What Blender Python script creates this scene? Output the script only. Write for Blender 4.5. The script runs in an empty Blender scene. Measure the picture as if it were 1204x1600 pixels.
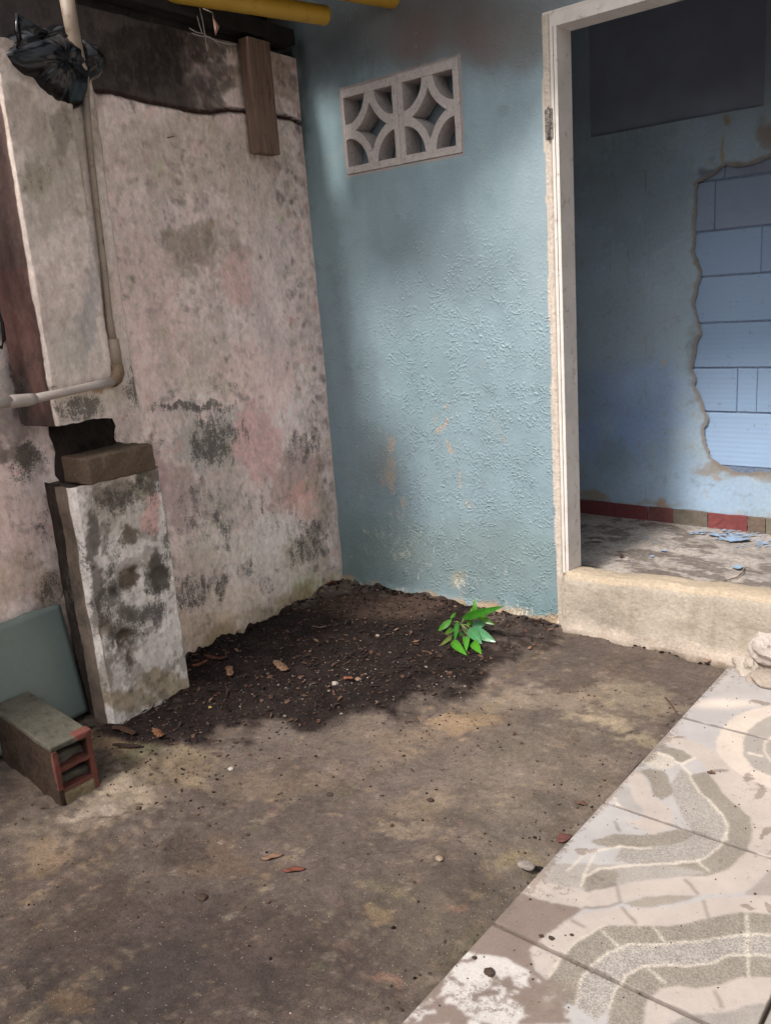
import bpy, bmesh, math, random
import numpy as np
from mathutils import Vector, Matrix

# ------------------------------------------------------------------ camera, world, sun, exposure
S = bpy.context.scene
COL = S.collection
CAM_R = np.array([[0.77164296162163, 0.6316651627844686, -0.07460738505181859],
                  [-0.10145927216299633, 0.23803250376343607, 0.9659433437030686],
                  [-0.6279117421038999, 0.7377937715083942, -0.2477643938330624]])
CAM_C = np.array([2.8462, -2.9802, 1.4])
FPX = 1345.7225
cam_d = bpy.data.cameras.new('camera')
cam = bpy.data.objects.new('camera', cam_d)
COL.objects.link(cam)
r_, u_, f_ = CAM_R
cam.matrix_world = Matrix(((r_[0], u_[0], -f_[0], CAM_C[0]), (r_[1], u_[1], -f_[1], CAM_C[1]),
                           (r_[2], u_[2], -f_[2], CAM_C[2]), (0, 0, 0, 1)))
cam_d.sensor_fit = 'VERTICAL'
cam_d.sensor_height = 36.0
cam_d.lens = 36.0 * FPX / 1600.0
cam_d.clip_start = 0.05
cam_d.clip_end = 300
S.camera = cam
S.render.resolution_x = 770
S.render.resolution_y = 1024

SUN_EL, SUN_AZ = math.radians(50), math.radians(185)   # azimuth clockwise from +y: the sun stands behind the camera, over the added wall
w = bpy.data.worlds.new("World")
S.world = w
w.use_nodes = True
nt = w.node_tree
sky = nt.nodes.new('ShaderNodeTexSky')
sky.sky_type = 'NISHITA'
sky.sun_disc = False
sky.sun_elevation = SUN_EL
sky.sun_rotation = SUN_AZ
sky.dust_density = 5.0
sky.air_density = 1.3
sky.ozone_density = 0.6
hsv = nt.nodes.new('ShaderNodeHueSaturation')
hsv.inputs['Saturation'].default_value = 0.25
nt.links.new(sky.outputs[0], hsv.inputs['Color'])
nt.links.new(hsv.outputs[0], nt.nodes['Background'].inputs[0])
nt.nodes['Background'].inputs[1].default_value = 0.105
sd = bpy.data.lights.new('sun', 'SUN')
sd.energy = 2.1
sd.angle = math.radians(8)
sd.color = (1.0, 0.93, 0.86)
sun = bpy.data.objects.new('sun', sd)
COL.objects.link(sun)
sdir = Vector((math.sin(SUN_AZ) * math.cos(SUN_EL), math.cos(SUN_AZ) * math.cos(SUN_EL), math.sin(SUN_EL)))
sun.rotation_euler = sdir.to_track_quat('Z', 'Y').to_euler()
S.view_settings.view_transform = 'Standard'
S.view_settings.look = 'None'
S.view_settings.exposure = 0.82
S.view_settings.gamma = 1.0
S.view_settings.use_curve_mapping = False

# ------------------------------------------------------------------ helpers
rng = np.random.default_rng(7)
random.seed(7)

def lin(h):
    h = h.lstrip('#')
    v = np.array([int(h[i:i + 2], 16) / 255 for i in (0, 2, 4)])
    return np.where(v <= 0.04045, v / 12.92, ((v + 0.055) / 1.055) ** 2.4)

def ray(x, y):
    return CAM_R.T @ np.array([(x - 602) / FPX, -(y - 800) / FPX, 1.0])
def on_plane(x, y, n, q):
    d = ray(x, y); n = np.array(n, float)
    return CAM_C + d * (np.dot(np.array(q, float) - CAM_C, n) / np.dot(d, n))
def G(x, y, z=0.0): return on_plane(x, y, (0, 0, 1), (0, 0, z))
def B(x, y, Y=0.0): return on_plane(x, y, (0, 1, 0), (0, Y, 0))
WD = np.array([.0874, -.9962, 0.]); WN = np.array([.9962, .0874, 0.])   # pink wall: direction and outward normal
def WP(s, z, o=0.0): return WD * s + WN * o + np.array([0, 0, z])
def W(x, y, o=0.0):
    p = on_plane(x, y, WN, WN * o)
    return float(np.dot(p, WD)), float(p[2])
def PX(P):
    c = (P - CAM_C) @ CAM_R.T
    zc = np.maximum(c[..., 2], 0.05)
    return 602 + FPX * c[..., 0] / zc, 800 - FPX * c[..., 1] / zc

_perm = np.random.default_rng(11).random((4, 256, 256))
def vnoise(x, y, k=0):
    x = np.asarray(x, float); y = np.asarray(y, float)
    xi = np.floor(x).astype(int); yi = np.floor(y).astype(int)
    fx = x - xi; fy = y - yi
    fx = fx * fx * (3 - 2 * fx); fy = fy * fy * (3 - 2 * fy)
    T = _perm[k % 4]
    a = T[xi & 255, yi & 255]; b = T[(xi + 1) & 255, yi & 255]
    c = T[xi & 255, (yi + 1) & 255]; d = T[(xi + 1) & 255, (yi + 1) & 255]
    return (a * (1 - fx) + b * fx) * (1 - fy) + (c * (1 - fx) + d * fx) * fy
def fbm(x, y, f=1.0, o=4, k=0, g=0.5):
    t = 0; a = 1; s = 0
    for i in range(o):
        x, y = x * .7986 + y * .6018 + .13, -x * .6018 + y * .7986 + .31
        t = t + a * (vnoise(x * f + 17.3 * i + 5 * k, y * f - 9.1 * i + 3 * k, k + i) * 2 - 1)
        s += a; a *= g; f *= 2.03
    return t / s
def sstep(a, b, x):
    t = np.clip((x - a) / (b - a), 0, 1); return t * t * (3 - 2 * t)
def inpoly(px, py, poly):
    poly = np.array(poly, float); r = np.zeros(np.shape(px), bool)
    x0, y0 = poly[-1]
    for x1, y1 in poly:
        c = ((y1 > py) != (y0 > py))
        with np.errstate(divide='ignore', invalid='ignore'):
            xi = (x0 - x1) * (py - y1) / (y0 - y1) + x1
        r ^= c & (px < xi)
        x0, y0 = x1, y1
    return r

def tagob(o, label=None, cat=None, group=None, kind=None):
    if label: o['label'] = label
    if cat: o['category'] = cat
    if group: o['group'] = group
    if kind: o['kind'] = kind
    return o
def empty(name, loc, label=None, cat=None, group=None):
    o = bpy.data.objects.new(name, None); COL.objects.link(o); o.location = loc
    o.empty_display_size = .05
    return tagob(o, label, cat, group)
def mesh(name, verts, faces, mat, parent=None, smooth=False, cols=None, attrs=None):
    me = bpy.data.meshes.new(name)
    verts = np.asarray(verts, float)
    if parent is not None:
        verts = verts - np.array(base_of(parent))
    if isinstance(faces, np.ndarray):
        n, k = faces.shape
        me.vertices.add(len(verts)); me.vertices.foreach_set('co', verts.ravel())
        me.loops.add(n * k); me.loops.foreach_set('vertex_index', faces.ravel().astype(np.int32))
        me.polygons.add(n)
        me.polygons.foreach_set('loop_start', np.arange(0, n * k, k, dtype=np.int32))
        me.update(calc_edges=True)
    else:
        me.from_pydata([tuple(v) for v in verts], [], faces)
    if smooth: me.polygons.foreach_set('use_smooth', [True] * len(me.polygons))
    if cols is not None:
        a = me.color_attributes.new('Col', 'FLOAT_COLOR', 'POINT')
        c = np.ones((len(verts), 4)); c[:, :3] = np.clip(cols, 0.003, 1)
        a.data.foreach_set('color', c.ravel())
    for k2, v in (attrs or {}).items():
        a = me.attributes.new(k2, 'FLOAT', 'POINT'); a.data.foreach_set('value', np.asarray(v, float).ravel())
    me.materials.append(mat)
    me.validate()
    o = bpy.data.objects.new(name, me); COL.objects.link(o)
    if parent is not None: o.parent = parent
    return o
def base_of(p):
    v = Vector((0, 0, 0))
    while p is not None:
        v = v + p.location; p = p.parent
    return v

def grid(name, U, V, fn, mat, parent=None, keep=None, paint=None, smooth=True, attrs=None):
    U = np.asarray(U, float); V = np.asarray(V, float)
    uu, vv = np.meshgrid(U, V, indexing='ij')
    P = fn(uu, vv)
    n, m = uu.shape
    idx = np.arange(n * m).reshape(n, m)
    F = np.stack([idx[:-1, :-1], idx[1:, :-1], idx[1:, 1:], idx[:-1, 1:]], -1).reshape(-1, 4)
    if keep is not None:
        uc = (uu[:-1, :-1] + uu[1:, 1:]) / 2; vc = (vv[:-1, :-1] + vv[1:, 1:]) / 2
        F = F[keep(uc, vc).ravel()]
    cols = paint(uu, vv, P).reshape(-1, 3) if paint is not None else None
    at = {k: f(uu, vv, P).ravel() for k, f in (attrs or {}).items()}
    P = P.reshape(-1, 3)
    used = np.unique(F); rem = np.zeros(n * m, int); rem[used] = np.arange(len(used))
    P = P[used]; F = rem[F]
    if cols is not None: cols = cols[used]
    at = {k: v[used] for k, v in at.items()}
    return mesh(name, P, F, mat, parent, smooth, cols, at)

def blobs_paint(base, blobs, u, v, P, amp=10, freq=12., seed=0, crisp=.75):
    """base colour plus stains and painted shade; each patch keeps its own place on the surface"""
    px, py = PX(P)
    wx = fbm(u, v, freq, 4, seed) * amp * 2 + fbm(u, v, freq * 5, 3, seed + 2) * amp * .7
    wy = fbm(u, v, freq, 4, seed + 1) * amp * 2 + fbm(u, v, freq * 5, 3, seed + 3) * amp * .7
    px = px + wx; py = py + wy
    c = np.ones(u.shape + (3,)) * base
    fine = .5 * fbm(u, v, freq * 4, 5, seed + 1, .62) + .45 * fbm(u, v, freq * 1.3, 3, seed + 2)
    for b in blobs:
        cx, cy, rx, ry, h, s = b[:6]
        hard = b[6] if len(b) > 6 else 1.0
        d = np.sqrt(((px - cx) / rx) ** 2 + ((py - cy) / ry) ** 2)
        k = sstep(1.35, 1.25 - 1.0 / hard if hard > 1 else .1, d)
        fine = np.roll(fine[::-1], (41, 67), axis=(0, 1))
        k = ((1 - crisp) * k + crisp * sstep(.30, .58, k + fine * (1 - .5 * k)))[..., None] * s
        c = c * (1 - k) + lin(h) * k
    return c
def blob_mask(blobs, u, v, P, amp=10, freq=12., seed=3):
    px, py = PX(P)
    px = px + fbm(u, v, freq, 4, seed) * amp * 2; py = py + fbm(u, v, freq, 4, seed + 1) * amp * 2
    m = np.zeros(u.shape)
    for cx, cy, rx, ry, s in blobs:
        d = np.sqrt(((px - cx) / rx) ** 2 + ((py - cy) / ry) ** 2)
        m = np.maximum(m, sstep(1.3, .2, d) * s)
    return m

# ------------------------------------------------------------------ materials
def base_mat(name, rough=.85, spec=.3):
    m = bpy.data.materials.new(name); m.use_nodes = True
    b = m.node_tree.nodes['Principled BSDF']
    b.inputs['Roughness'].default_value = rough
    b.inputs['Specular IOR Level'].default_value = spec
    return m, m.node_tree, b
def N(nt, t, **k):
    n = nt.nodes.new(t)
    for a, v in k.items(): setattr(n, a, v)
    return n
def noise(nt, scale, detail=6, rough=.6, vec=None, dist=0.0):
    n = N(nt, 'ShaderNodeTexNoise'); n.inputs['Scale'].default_value = scale
    n.inputs['Detail'].default_value = detail; n.inputs['Roughness'].default_value = rough
    n.inputs['Distortion'].default_value = dist
    if vec is not None: nt.links.new(vec, n.inputs['Vector'])
    return n.outputs['Fac']
def mapr(nt, sock, a, b, c=0., d=1.):
    n = N(nt, 'ShaderNodeMapRange'); nt.links.new(sock, n.inputs[0])
    for i, v in zip((1, 2, 3, 4), (a, b, c, d)): n.inputs[i].default_value = v
    return n.outputs[0]
def math_(nt, op, a, b=None):
    n = N(nt, 'ShaderNodeMath', operation=op)
    for i, v in ((0, a), (1, b)):
        if v is None: continue
        if isinstance(v, (int, float)): n.inputs[i].default_value = v
        else: nt.links.new(v, n.inputs[i])
    return n.outputs[0]
def mix(nt, fac, a, b, mode='MIX'):
    n = N(nt, 'ShaderNodeMix', data_type='RGBA', blend_type=mode)
    for s, v in ((n.inputs[0], fac), (n.inputs[6], a), (n.inputs[7], b)):
        if isinstance(v, (int, float)): s.default_value = v
        elif isinstance(v, (tuple, list, np.ndarray)): s.default_value = (*[float(q) for q in v[:3]], 1)
        else: nt.links.new(v, s)
    return n.outputs[2]
def scale_c(nt, c, f):
    n = N(nt, 'ShaderNodeVectorMath', operation='SCALE'); nt.links.new(c, n.inputs[0]); nt.links.new(f, n.inputs['Scale']); return n.outputs[0]
def bump(nt, b, h, strength=.3, dist=.01, prev=None):
    n = N(nt, 'ShaderNodeBump'); n.inputs['Strength'].default_value = strength; n.inputs['Distance'].default_value = dist
    nt.links.new(h, n.inputs['Height'])
    if prev is not None: nt.links.new(prev, n.inputs['Normal'])
    nt.links.new(n.outputs[0], b.inputs['Normal'])
    return n.outputs[0]
def pos(nt): return N(nt, 'ShaderNodeNewGeometry').outputs['Position']
def vcol(nt):
    n = N(nt, 'ShaderNodeVertexColor'); n.layer_name = 'Col'; return n.outputs['Color']
def attr(nt, name):
    n = N(nt, 'ShaderNodeAttribute'); n.attribute_name = name; return n.outputs['Fac']
def scaled(nt, vec, sx, sy, sz):
    n = N(nt, 'ShaderNodeVectorMath', operation='MULTIPLY'); nt.links.new(vec, n.inputs[0])
    n.inputs[1].default_value = (sx, sy, sz); return n.outputs[0]

def simple(name, h, rough=.8, var=.25, vscale=30, bs=.3, bd=.004, bscale=120, spec=.3, dark=None, dk=(.55, .7), metal=0, obj=False):
    m, nt, b = base_mat(name, rough, spec)
    v = N(nt, 'ShaderNodeTexCoord').outputs['Object'] if obj else pos(nt)
    c = lin(h)
    f = mapr(nt, noise(nt, vscale, 5, .6, v), .3, .7)
    col = mix(nt, f, c * (1 - var), np.minimum(c * (1 + var), 1))
    if dark: col = mix(nt, mapr(nt, noise(nt, vscale * 2.3, 6, .7, v), *dk), col, lin(dark))
    nt.links.new(col, b.inputs['Base Color'])
    b.inputs['Metallic'].default_value = metal
    bump(nt, b, noise(nt, bscale, 6, .65, v), bs, bd)
    return m

def mat_plaster():
    # limewashed plaster with mould: colour and mould density come with the mesh
    m, nt, b = base_mat('stained_plaster', .9, .2)
    v = pos(nt)
    c = vcol(nt)
    mo = attr(nt, 'mold')
    n1 = noise(nt, 26, 8, .72, scaled(nt, v, 1, 1, .6), .3)
    n2 = noise(nt, 120, 6, .75, v)
    n3 = noise(nt, 330, 3, .7, v)
    # light cloudy variation
    c = scale_c(nt, c, mapr(nt, noise(nt, 9, 6, .65, scaled(nt, v, 1, 1, .35)), .32, .68, .88, 1.16))
    c = mix(nt, mapr(nt, n1, .50, .66, 0, .2), c, (.19, .14, .125))
    c = mix(nt, mapr(nt, noise(nt, 70, 7, .75, scaled(nt, v, 1, 1, .5)), .54, .68, 0, .2), c, (.17, .14, .125))
    c = scale_c(nt, c, mapr(nt, noise(nt, 55, 6, .7, scaled(nt, v, 1, 1, .7)), .35, .68, .93, 1.28))
    # speckled mould where the mask is high
    t = math_(nt, 'ADD', math_(nt, 'MULTIPLY', n1, .42), math_(nt, 'ADD', math_(nt, 'MULTIPLY', n2, .33), math_(nt, 'MULTIPLY', n3, .25)))
    thr = math_(nt, 'SUBTRACT', .635, math_(nt, 'MULTIPLY', mo, .21))
    k = mapr(nt, math_(nt, 'SUBTRACT', t, thr), 0., .045)
    k = math_(nt, 'MULTIPLY', k, .82)
    mc = mix(nt, mapr(nt, noise(nt, 14, 4, .6, v), .4, .62), (.075, .068, .066), (.12, .11, .085))
    c = mix(nt, k, c, mc)
    # tiny flecks
    fl = mapr(nt, n3, .63, .70, 0, .6)
    c = mix(nt, fl, c, (.12, .09, .08))
    nt.links.new(c, b.inputs['Base Color'])
    h = math_(nt, 'ADD', math_(nt, 'MULTIPLY', n2, .5), math_(nt, 'MULTIPLY', noise(nt, 45, 5, .6, v), .7))
    h = math_(nt, 'SUBTRACT', h, math_(nt, 'MULTIPLY', k, .35))
    bump(nt, b, h, .55, .006)
    return m

def mat_bluewall():
    m, nt, b = base_mat('lumpy_blue_paint', .5, .4)
    v = pos(nt)
    c = vcol(nt)
    pe = attr(nt, 'peel')
    c = scale_c(nt, c, mapr(nt, noise(nt, 6, 6, .65, scaled(nt, v, 1, 1, .5)), .3, .7, .9, 1.1))
    n1 = noise(nt, 34, 7, .7, scaled(nt, v, 1, 1, .55)); n2 = noise(nt, 150, 5, .7, v)
    t = math_(nt, 'ADD', math_(nt, 'MULTIPLY', n1, .6), math_(nt, 'MULTIPLY', n2, .4))
    k = mapr(nt, math_(nt, 'SUBTRACT', t, math_(nt, 'SUBTRACT', .695, math_(nt, 'MULTIPLY', pe, .225))), 0, .02)
    pc = mix(nt, attr(nt, 'pale'), mix(nt, mapr(nt, n2, .4, .6), (.33, .25, .20), (.45, .42, .38)), (.52, .54, .50))
    c = mix(nt, math_(nt, 'MULTIPLY', k, .85), c, pc)
    # a few white paint specks
    vo = N(nt, 'ShaderNodeTexVoronoi'); vo.inputs['Scale'].default_value = 22; nt.links.new(v, vo.inputs['Vector'])
    sp = mapr(nt, vo.outputs['Distance'], .05, .035)
    c = mix(nt, math_(nt, 'MULTIPLY', sp, mapr(nt, noise(nt, 5, 3, .6, v), .46, .58, 0, .75)), c, (.6, .62, .6))
    nt.links.new(c, b.inputs['Base Color'])
    # lumpy, blistered paint
    rid = N(nt, 'ShaderNodeTexVoronoi', feature='SMOOTH_F1'); rid.inputs['Scale'].default_value = 90
    dv = N(nt, 'ShaderNodeVectorMath', operation='ADD'); nz = N(nt, 'ShaderNodeTexNoise'); nz.inputs['Scale'].default_value = 30
    nt.links.new(v, nz.inputs['Vector'])
    sc = N(nt, 'ShaderNodeVectorMath', operation='SCALE'); sc.inputs['Scale'].default_value = .03
    nt.links.new(nz.outputs['Color'], sc.inputs[0]); nt.links.new(v, dv.inputs[0]); nt.links.new(sc.outputs[0], dv.inputs[1])
    nt.links.new(dv.outputs[0], rid.inputs['Vector'])
    lumps = mapr(nt, rid.outputs['Distance'], .1, .45, 1, 0)
    lum = math_(nt, 'MULTIPLY', lumps, math_(nt, 'ADD', .15, math_(nt, 'MULTIPLY', attr(nt, 'lump'), mapr(nt, noise(nt, 11, 4, .6, v), .42, .6))))
    h = math_(nt, 'ADD', lum, math_(nt, 'MULTIPLY', n1, .35))
    h = math_(nt, 'SUBTRACT', h, math_(nt, 'MULTIPLY', k, .3))
    h = math_(nt, 'ADD', h, math_(nt, 'MULTIPLY', n2, .15))
    bump(nt, b, h, .55, .007)
    nt.links.new(mapr(nt, n1, .3, .7, .34, .55), b.inputs['Roughness'])
    return m

def mat_vc(name, rough=.8, spec=.3, grain=.25, gscale=160, bs=.4, bd=.005, bscale=90, dark=0.0):
    m, nt, b = base_mat(name, rough, spec)
    v = pos(nt); c = vcol(nt)
    n = noise(nt, gscale, 6, .75, v)
    g = mapr(nt, n, .3, .7, 1 - grain, 1 + grain)
    n_ = N(nt, 'ShaderNodeVectorMath', operation='SCALE'); nt.links.new(c, n_.inputs[0]); nt.links.new(g, n_.inputs['Scale'])
    c = n_.outputs[0]
    if dark: c = mix(nt, mapr(nt, noise(nt, 60, 7, .75, v), .58, .66, 0, dark), c, (.05, .042, .036))
    nt.links.new(c, b.inputs['Base Color'])
    bump(nt, b, noise(nt, bscale, 7, .7, v), bs, bd)
    return m

def mat_ground():
    m, nt, b = base_mat('packed_dirt', .9, .2)
    v = pos(nt); c = vcol(nt)
    n1 = noise(nt, 7, 8, .7, v, .4); n2 = noise(nt, 60, 7, .75, v); n3 = noise(nt, 260, 4, .75, v)
    g = math_(nt, 'MULTIPLY', mapr(nt, n1, .3, .7, .75, 1.28), mapr(nt, n2, .3, .7, .72, 1.3))
    g = math_(nt, 'MULTIPLY', g, mapr(nt, n3, .3, .7, .62, 1.42))
    n_ = N(nt, 'ShaderNodeVectorMath', operation='SCALE'); nt.links.new(c, n_.inputs[0]); nt.links.new(g, n_.inputs['Scale'])
    c = n_.outputs[0]
    c = mix(nt, mapr(nt, n2, .60, .67, 0, .5), c, (.03, .024, .02))
    # sand grains
    vo = N(nt, 'ShaderNodeTexVoronoi'); vo.inputs['Scale'].default_value = 190; nt.links.new(v, vo.inputs['Vector'])
    cs = N(nt, 'ShaderNodeSeparateColor'); nt.links.new(vo.outputs['Color'], cs.inputs[0])
    gr = math_(nt, 'MULTIPLY', mapr(nt, vo.outputs['Distance'], .32, .2), mapr(nt, cs.outputs[0], .955, .96))
    c = mix(nt, math_(nt, 'MULTIPLY', gr, .6), c, (.42, .38, .33))
    nt.links.new(c, b.inputs['Base Color'])
    h = math_(nt, 'ADD', math_(nt, 'MULTIPLY', n2, .8), math_(nt, 'ADD', math_(nt, 'MULTIPLY', n3, .4), math_(nt, 'MULTIPLY', gr, .3)))
    bump(nt, b, h, .6, .008)
    return m

def mat_tile():
    m, nt, b = base_mat('patterned_tile', .55, .4)
    v = pos(nt); c = vcol(nt); gm = attr(nt, 'grain'); di = attr(nt, 'dirt')
    n3 = noise(nt, 420, 3, .7, v); n2 = noise(nt, 70, 8, .75, v); n4 = noise(nt, 8, 6, .65, v)
    vo = N(nt, 'ShaderNodeTexVoronoi'); vo.inputs['Scale'].default_value = 330; nt.links.new(v, vo.inputs['Vector'])
    cs = N(nt, 'ShaderNodeSeparateColor'); nt.links.new(vo.outputs['Color'], cs.inputs[0])
    gr = mapr(nt, cs.outputs[0], .0, 1., .6, 1.32)
    gmul = math_(nt, 'ADD', 1.0, math_(nt, 'MULTIPLY', math_(nt, 'SUBTRACT', gr, 1.0), gm))
    gmul = math_(nt, 'MULTIPLY', gmul, mapr(nt, n4, .3, .7, .88, 1.1))
    n_ = N(nt, 'ShaderNodeVectorMath', operation='SCALE'); nt.links.new(c, n_.inputs[0]); nt.links.new(gmul, n_.inputs['Scale'])
    c = n_.outputs[0]
    t = math_(nt, 'ADD', math_(nt, 'MULTIPLY', n2, .7), math_(nt, 'MULTIPLY', n3, .3))
    k = mapr(nt, math_(nt, 'SUBTRACT', t, math_(nt, 'SUBTRACT', .71, math_(nt, 'MULTIPLY', di, .28))), 0, .05)
    c = mix(nt, math_(nt, 'MULTIPLY', k, .75), c, mix(nt, mapr(nt, n4, .4, .6), (.15, .12, .10), (.23, .18, .15)))
    nt.links.new(c, b.inputs['Base Color'])
    nt.links.new(mapr(nt, k, 0, 1, .45, .85), b.inputs['Roughness'])
    h = math_(nt, 'ADD', math_(nt, 'MULTIPLY', k, .5), math_(nt, 'ADD', math_(nt, 'MULTIPLY', n3, .25), math_(nt, 'MULTIPLY', n2, .25)))
    bump(nt, b, h, .35, .003)
    return m

M = dict(
    plaster=mat_plaster(), blue=mat_bluewall(), ground=mat_ground(), tile=mat_tile(),
    inner=mat_vc('inner_wall_paint', .8, .2, .10, 60, .3, .004, 40),
    innerfloor=mat_vc('cement_floor', .75, .3, .45, 45, .5, .005, 60, .7),
    sill=mat_vc('rough_cream_render', .9, .2, .2, 70, .8, .009, 48, .3),
    skirting=mat_vc('worn_skirting', .7, .3, .25, 50, .5, .004, 70, .3),
    vcfine=mat_vc('painted_detail', .7, .3, .15, 120, .3, .003, 150),
    concrete=mat_vc('dirty_concrete', .9, .2, .3, 90, .7, .008, 60, .35),
    vent=simple('limewashed_vent', '#b5adaa', .9, .12, 40, .4, .004, 120, .2, '#6a6260', (.55, .75)),
    ventback=simple('vent_lit_back', '#77848b', .9, .1, 20),  # plate behind the vent, coloured paler for the lit inner faces
    frame=simple('cream_frame_paint', '#d6cfc9', .6, .1, 9, .45, .004, 45, .4, '#a08f80', (.57, .70)),
    metal=simple('rusty_hinge', '#8a857f', .6, .3, 80, .4, .002, 200, .5, '#2e1d16', (.45, .6)),
    pipe=simple('dirty_pvc', '#8f8071', .55, .15, 12, .15, .002, 80, .4, '#5d4733', (.55, .72)),
    pipew=simple('pale_pvc', '#a99e97', .45, .08, 10, .1, .002, 80, .45, '#83705e', (.6, .8)),
    elbow=simple('brown_elbow', '#75604c', .6, .2, 30, .2, .002, 100, .4, '#4d3a28', (.5, .7)),
    wood=None, yellow=simple('yellow_paint', '#b58f2e', .5, .1, 6, .15, .002, 60, .45, '#6b5523', (.62, .8)),
    darkwood=simple('sooty_timber', '#2c2826', .85, .35, 12, .5, .006, 50, .2, '#4a443e', (.6, .75)),
    roof=simple('old_roof_sheet', '#4b4743', .85, .3, 9, .3, .004, 60, .2, '#26221f', (.5, .7)),
    wall_plain=simple('rendered_wall', '#8d9499', .9, .12, 4, .3, .004, 60, .2),
    ceiling=simple('ceiling_board', '#5a5d63', .9, .1, 3),
    clay=simple('red_clay', '#6b3f38', .85, .2, 25, .4, .004, 90, .2, '#5f4a3d', (.5, .66)),
    mudclay=simple('mud_on_brick', '#43372f', .95, .3, 22, .6, .006, 70, .1, '#2d2722', (.5, .65)),
    mossclay=simple('mossy_brick_face', '#5c5950', .95, .2, 14, .5, .005, 90, .1, '#3d3e35', (.52, .7)),
    mudcrumb=simple('brown_crumbs', '#40342d', .95, .3, 40), leafstalk=simple('green_stalk', '#7f9455', .6, .1, 60),
    soil=simple('black_soil', '#231b19', .95, .4, 40, .8, .01, 90, .1),
    bark=simple('dead_bark', '#5d463a', .9, .4, 40, .5, .004, 150, .2, '#2a1e19', (.5, .65)),
    dryleaf=simple('dry_brown_leaf', '#8a5c41', .7, .3, 60, .3, .002, 200, .3, '#4f3121', (.55, .7)),
    pebble=simple('pebbles', '#776c63', .8, .35, 60, .2, .002, 200, .3),
    chip=simple('white_chips', '#aca59d', .7, .15, 60, .2, .002, 200, .3),
    bluechip=simple('blue_paint_flakes', '#8fa5bd', .7, .12, 60, .2, .002, 200, .3),
    darkgap=simple('gap_shadow', '#1c1917', .95, .2, 20),
    web=simple('dusty_cobweb', '#a29b94', .9, .1, 50),
    tape=simple('faded_pink_scrap', '#a9857a', .7, .1, 50),
    cable=simple('black_cable', '#1b1a1a', .5, .1, 50),
)
def mat_wood():
    m, nt, b = base_mat('weathered_plank', .8, .25)
    v = N(nt, 'ShaderNodeTexCoord').outputs['Object']
    g = noise(nt, 60, 7, .65, scaled(nt, v, 1, 1, .08), .6)
    c = mix(nt, mapr(nt, g, .3, .7), lin('#5e4a3f'), lin('#8a7263'))
    c = mix(nt, mapr(nt, noise(nt, 12, 5, .7, v), .58, .72, 0, .7), c, lin('#3d2d25'))
    nt.links.new(c, b.inputs['Base Color']); bump(nt, b, g, .4, .003)
    return m
M['wood'] = mat_wood()
def mat_bag():
    m, nt, b = base_mat('black_plastic_film', .24, .5)
    b.inputs['Base Color'].default_value = (.004, .0045, .006, 1)
    b.inputs['Coat Weight'].default_value = .0
    v = pos(nt)
    bump(nt, b, noise(nt, 14, 2, .5, v, .6), .2, .012)
    return m
M['bag'] = mat_bag()
def mat_leaf():
    m, nt, b = base_mat('green_leaf', .3, .6)
    c = vcol(nt)
    v = pos(nt)
    c2 = mix(nt, mapr(nt, noise(nt, 90, 3, .5, v), .4, .7, 0, .35), c, (.13, .24, .05))
    nt.links.new(c2, b.inputs['Base Color'])
    b.inputs['Subsurface Weight'].default_value = 0
    tr = N(nt, 'ShaderNodeBsdfTranslucent'); nt.links.new(c2, tr.inputs['Color'])
    ms = N(nt, 'ShaderNodeMixShader'); ms.inputs[0].default_value = .18
    out = nt.nodes['Material Output']
    nt.links.new(b.outputs[0], ms.inputs[1]); nt.links.new(tr.outputs[0], ms.inputs[2]); nt.links.new(ms.outputs[0], out.inputs[0])
    return m
M['leaf'] = mat_leaf()

# ------------------------------------------------------------------ shape builders
BF = [(0, 3, 2, 1), (4, 5, 6, 7), (0, 1, 5, 4), (1, 2, 6, 5), (2, 3, 7, 6), (3, 0, 4, 7)]
def hexa(name, P8, mat, parent=None, bev=0.0, seg=2, cols=None, jit=0.0, sub=0):
    """box from 8 corners (bottom ring, top ring), bevelled, optionally roughened"""
    bm = bmesh.new()
    off = np.array(base_of(parent)) if parent is not None else np.zeros(3)
    vs = [bm.verts.new(Vector(np.array(p) - off)) for p in P8]
    for f in BF: bm.faces.new([vs[i] for i in f])
    bmesh.ops.recalc_face_normals(bm, faces=bm.faces)
    if bev: bmesh.ops.bevel(bm, geom=bm.edges[:], offset=bev, segments=seg, affect='EDGES', profile=.6)
    if sub:
        for _ in range(sub): bmesh.ops.subdivide_edges(bm, edges=[e for e in bm.edges if e.calc_length() > .02], cuts=1, use_grid_fill=True)
        for v in bm.verts:
            p = np.array(v.co) + off
            n = v.normal
            d = float(fbm(p[0] * 1.3 + p[2], p[1] * 1.3 - p[2] * .7, 22., 3, 1)) * jit
            v.co += n * d
    me = bpy.data.meshes.new(name); bm.to_mesh(me); bm.free(); me.materials.append(mat)
    if cols is not None:
        a = me.color_attributes.new('Col', 'FLOAT_COLOR', 'POINT')
        c = np.ones((len(me.vertices), 4)); c[:, :3] = cols; a.data.foreach_set('color', c.ravel())
    o = bpy.data.objects.new(name, me); COL.objects.link(o)
    if parent is not None: o.parent = parent
    return o
def box(name, x0, x1, y0, y1, z0, z1, mat, parent=None, bev=0., **k):
    return hexa(name, [(x0, y0, z0), (x1, y0, z0), (x1, y1, z0), (x0, y1, z0), (x0, y0, z1), (x1, y0, z1), (x1, y1, z1), (x0, y1, z1)], mat, parent, bev, **k)
def wbox(name, s0, s1, o0, o1, z0, z1, mat, parent=None, bev=0., **k):
    """box in pink-wall coordinates: s along the wall, o outward"""
    P = [WP(s, z, o) for z in (z0, z1) for s, o in ((s0, o0), (s0, o1), (s1, o1), (s1, o0))]
    return hexa(name, P, mat, parent, bev, **k)
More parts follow.
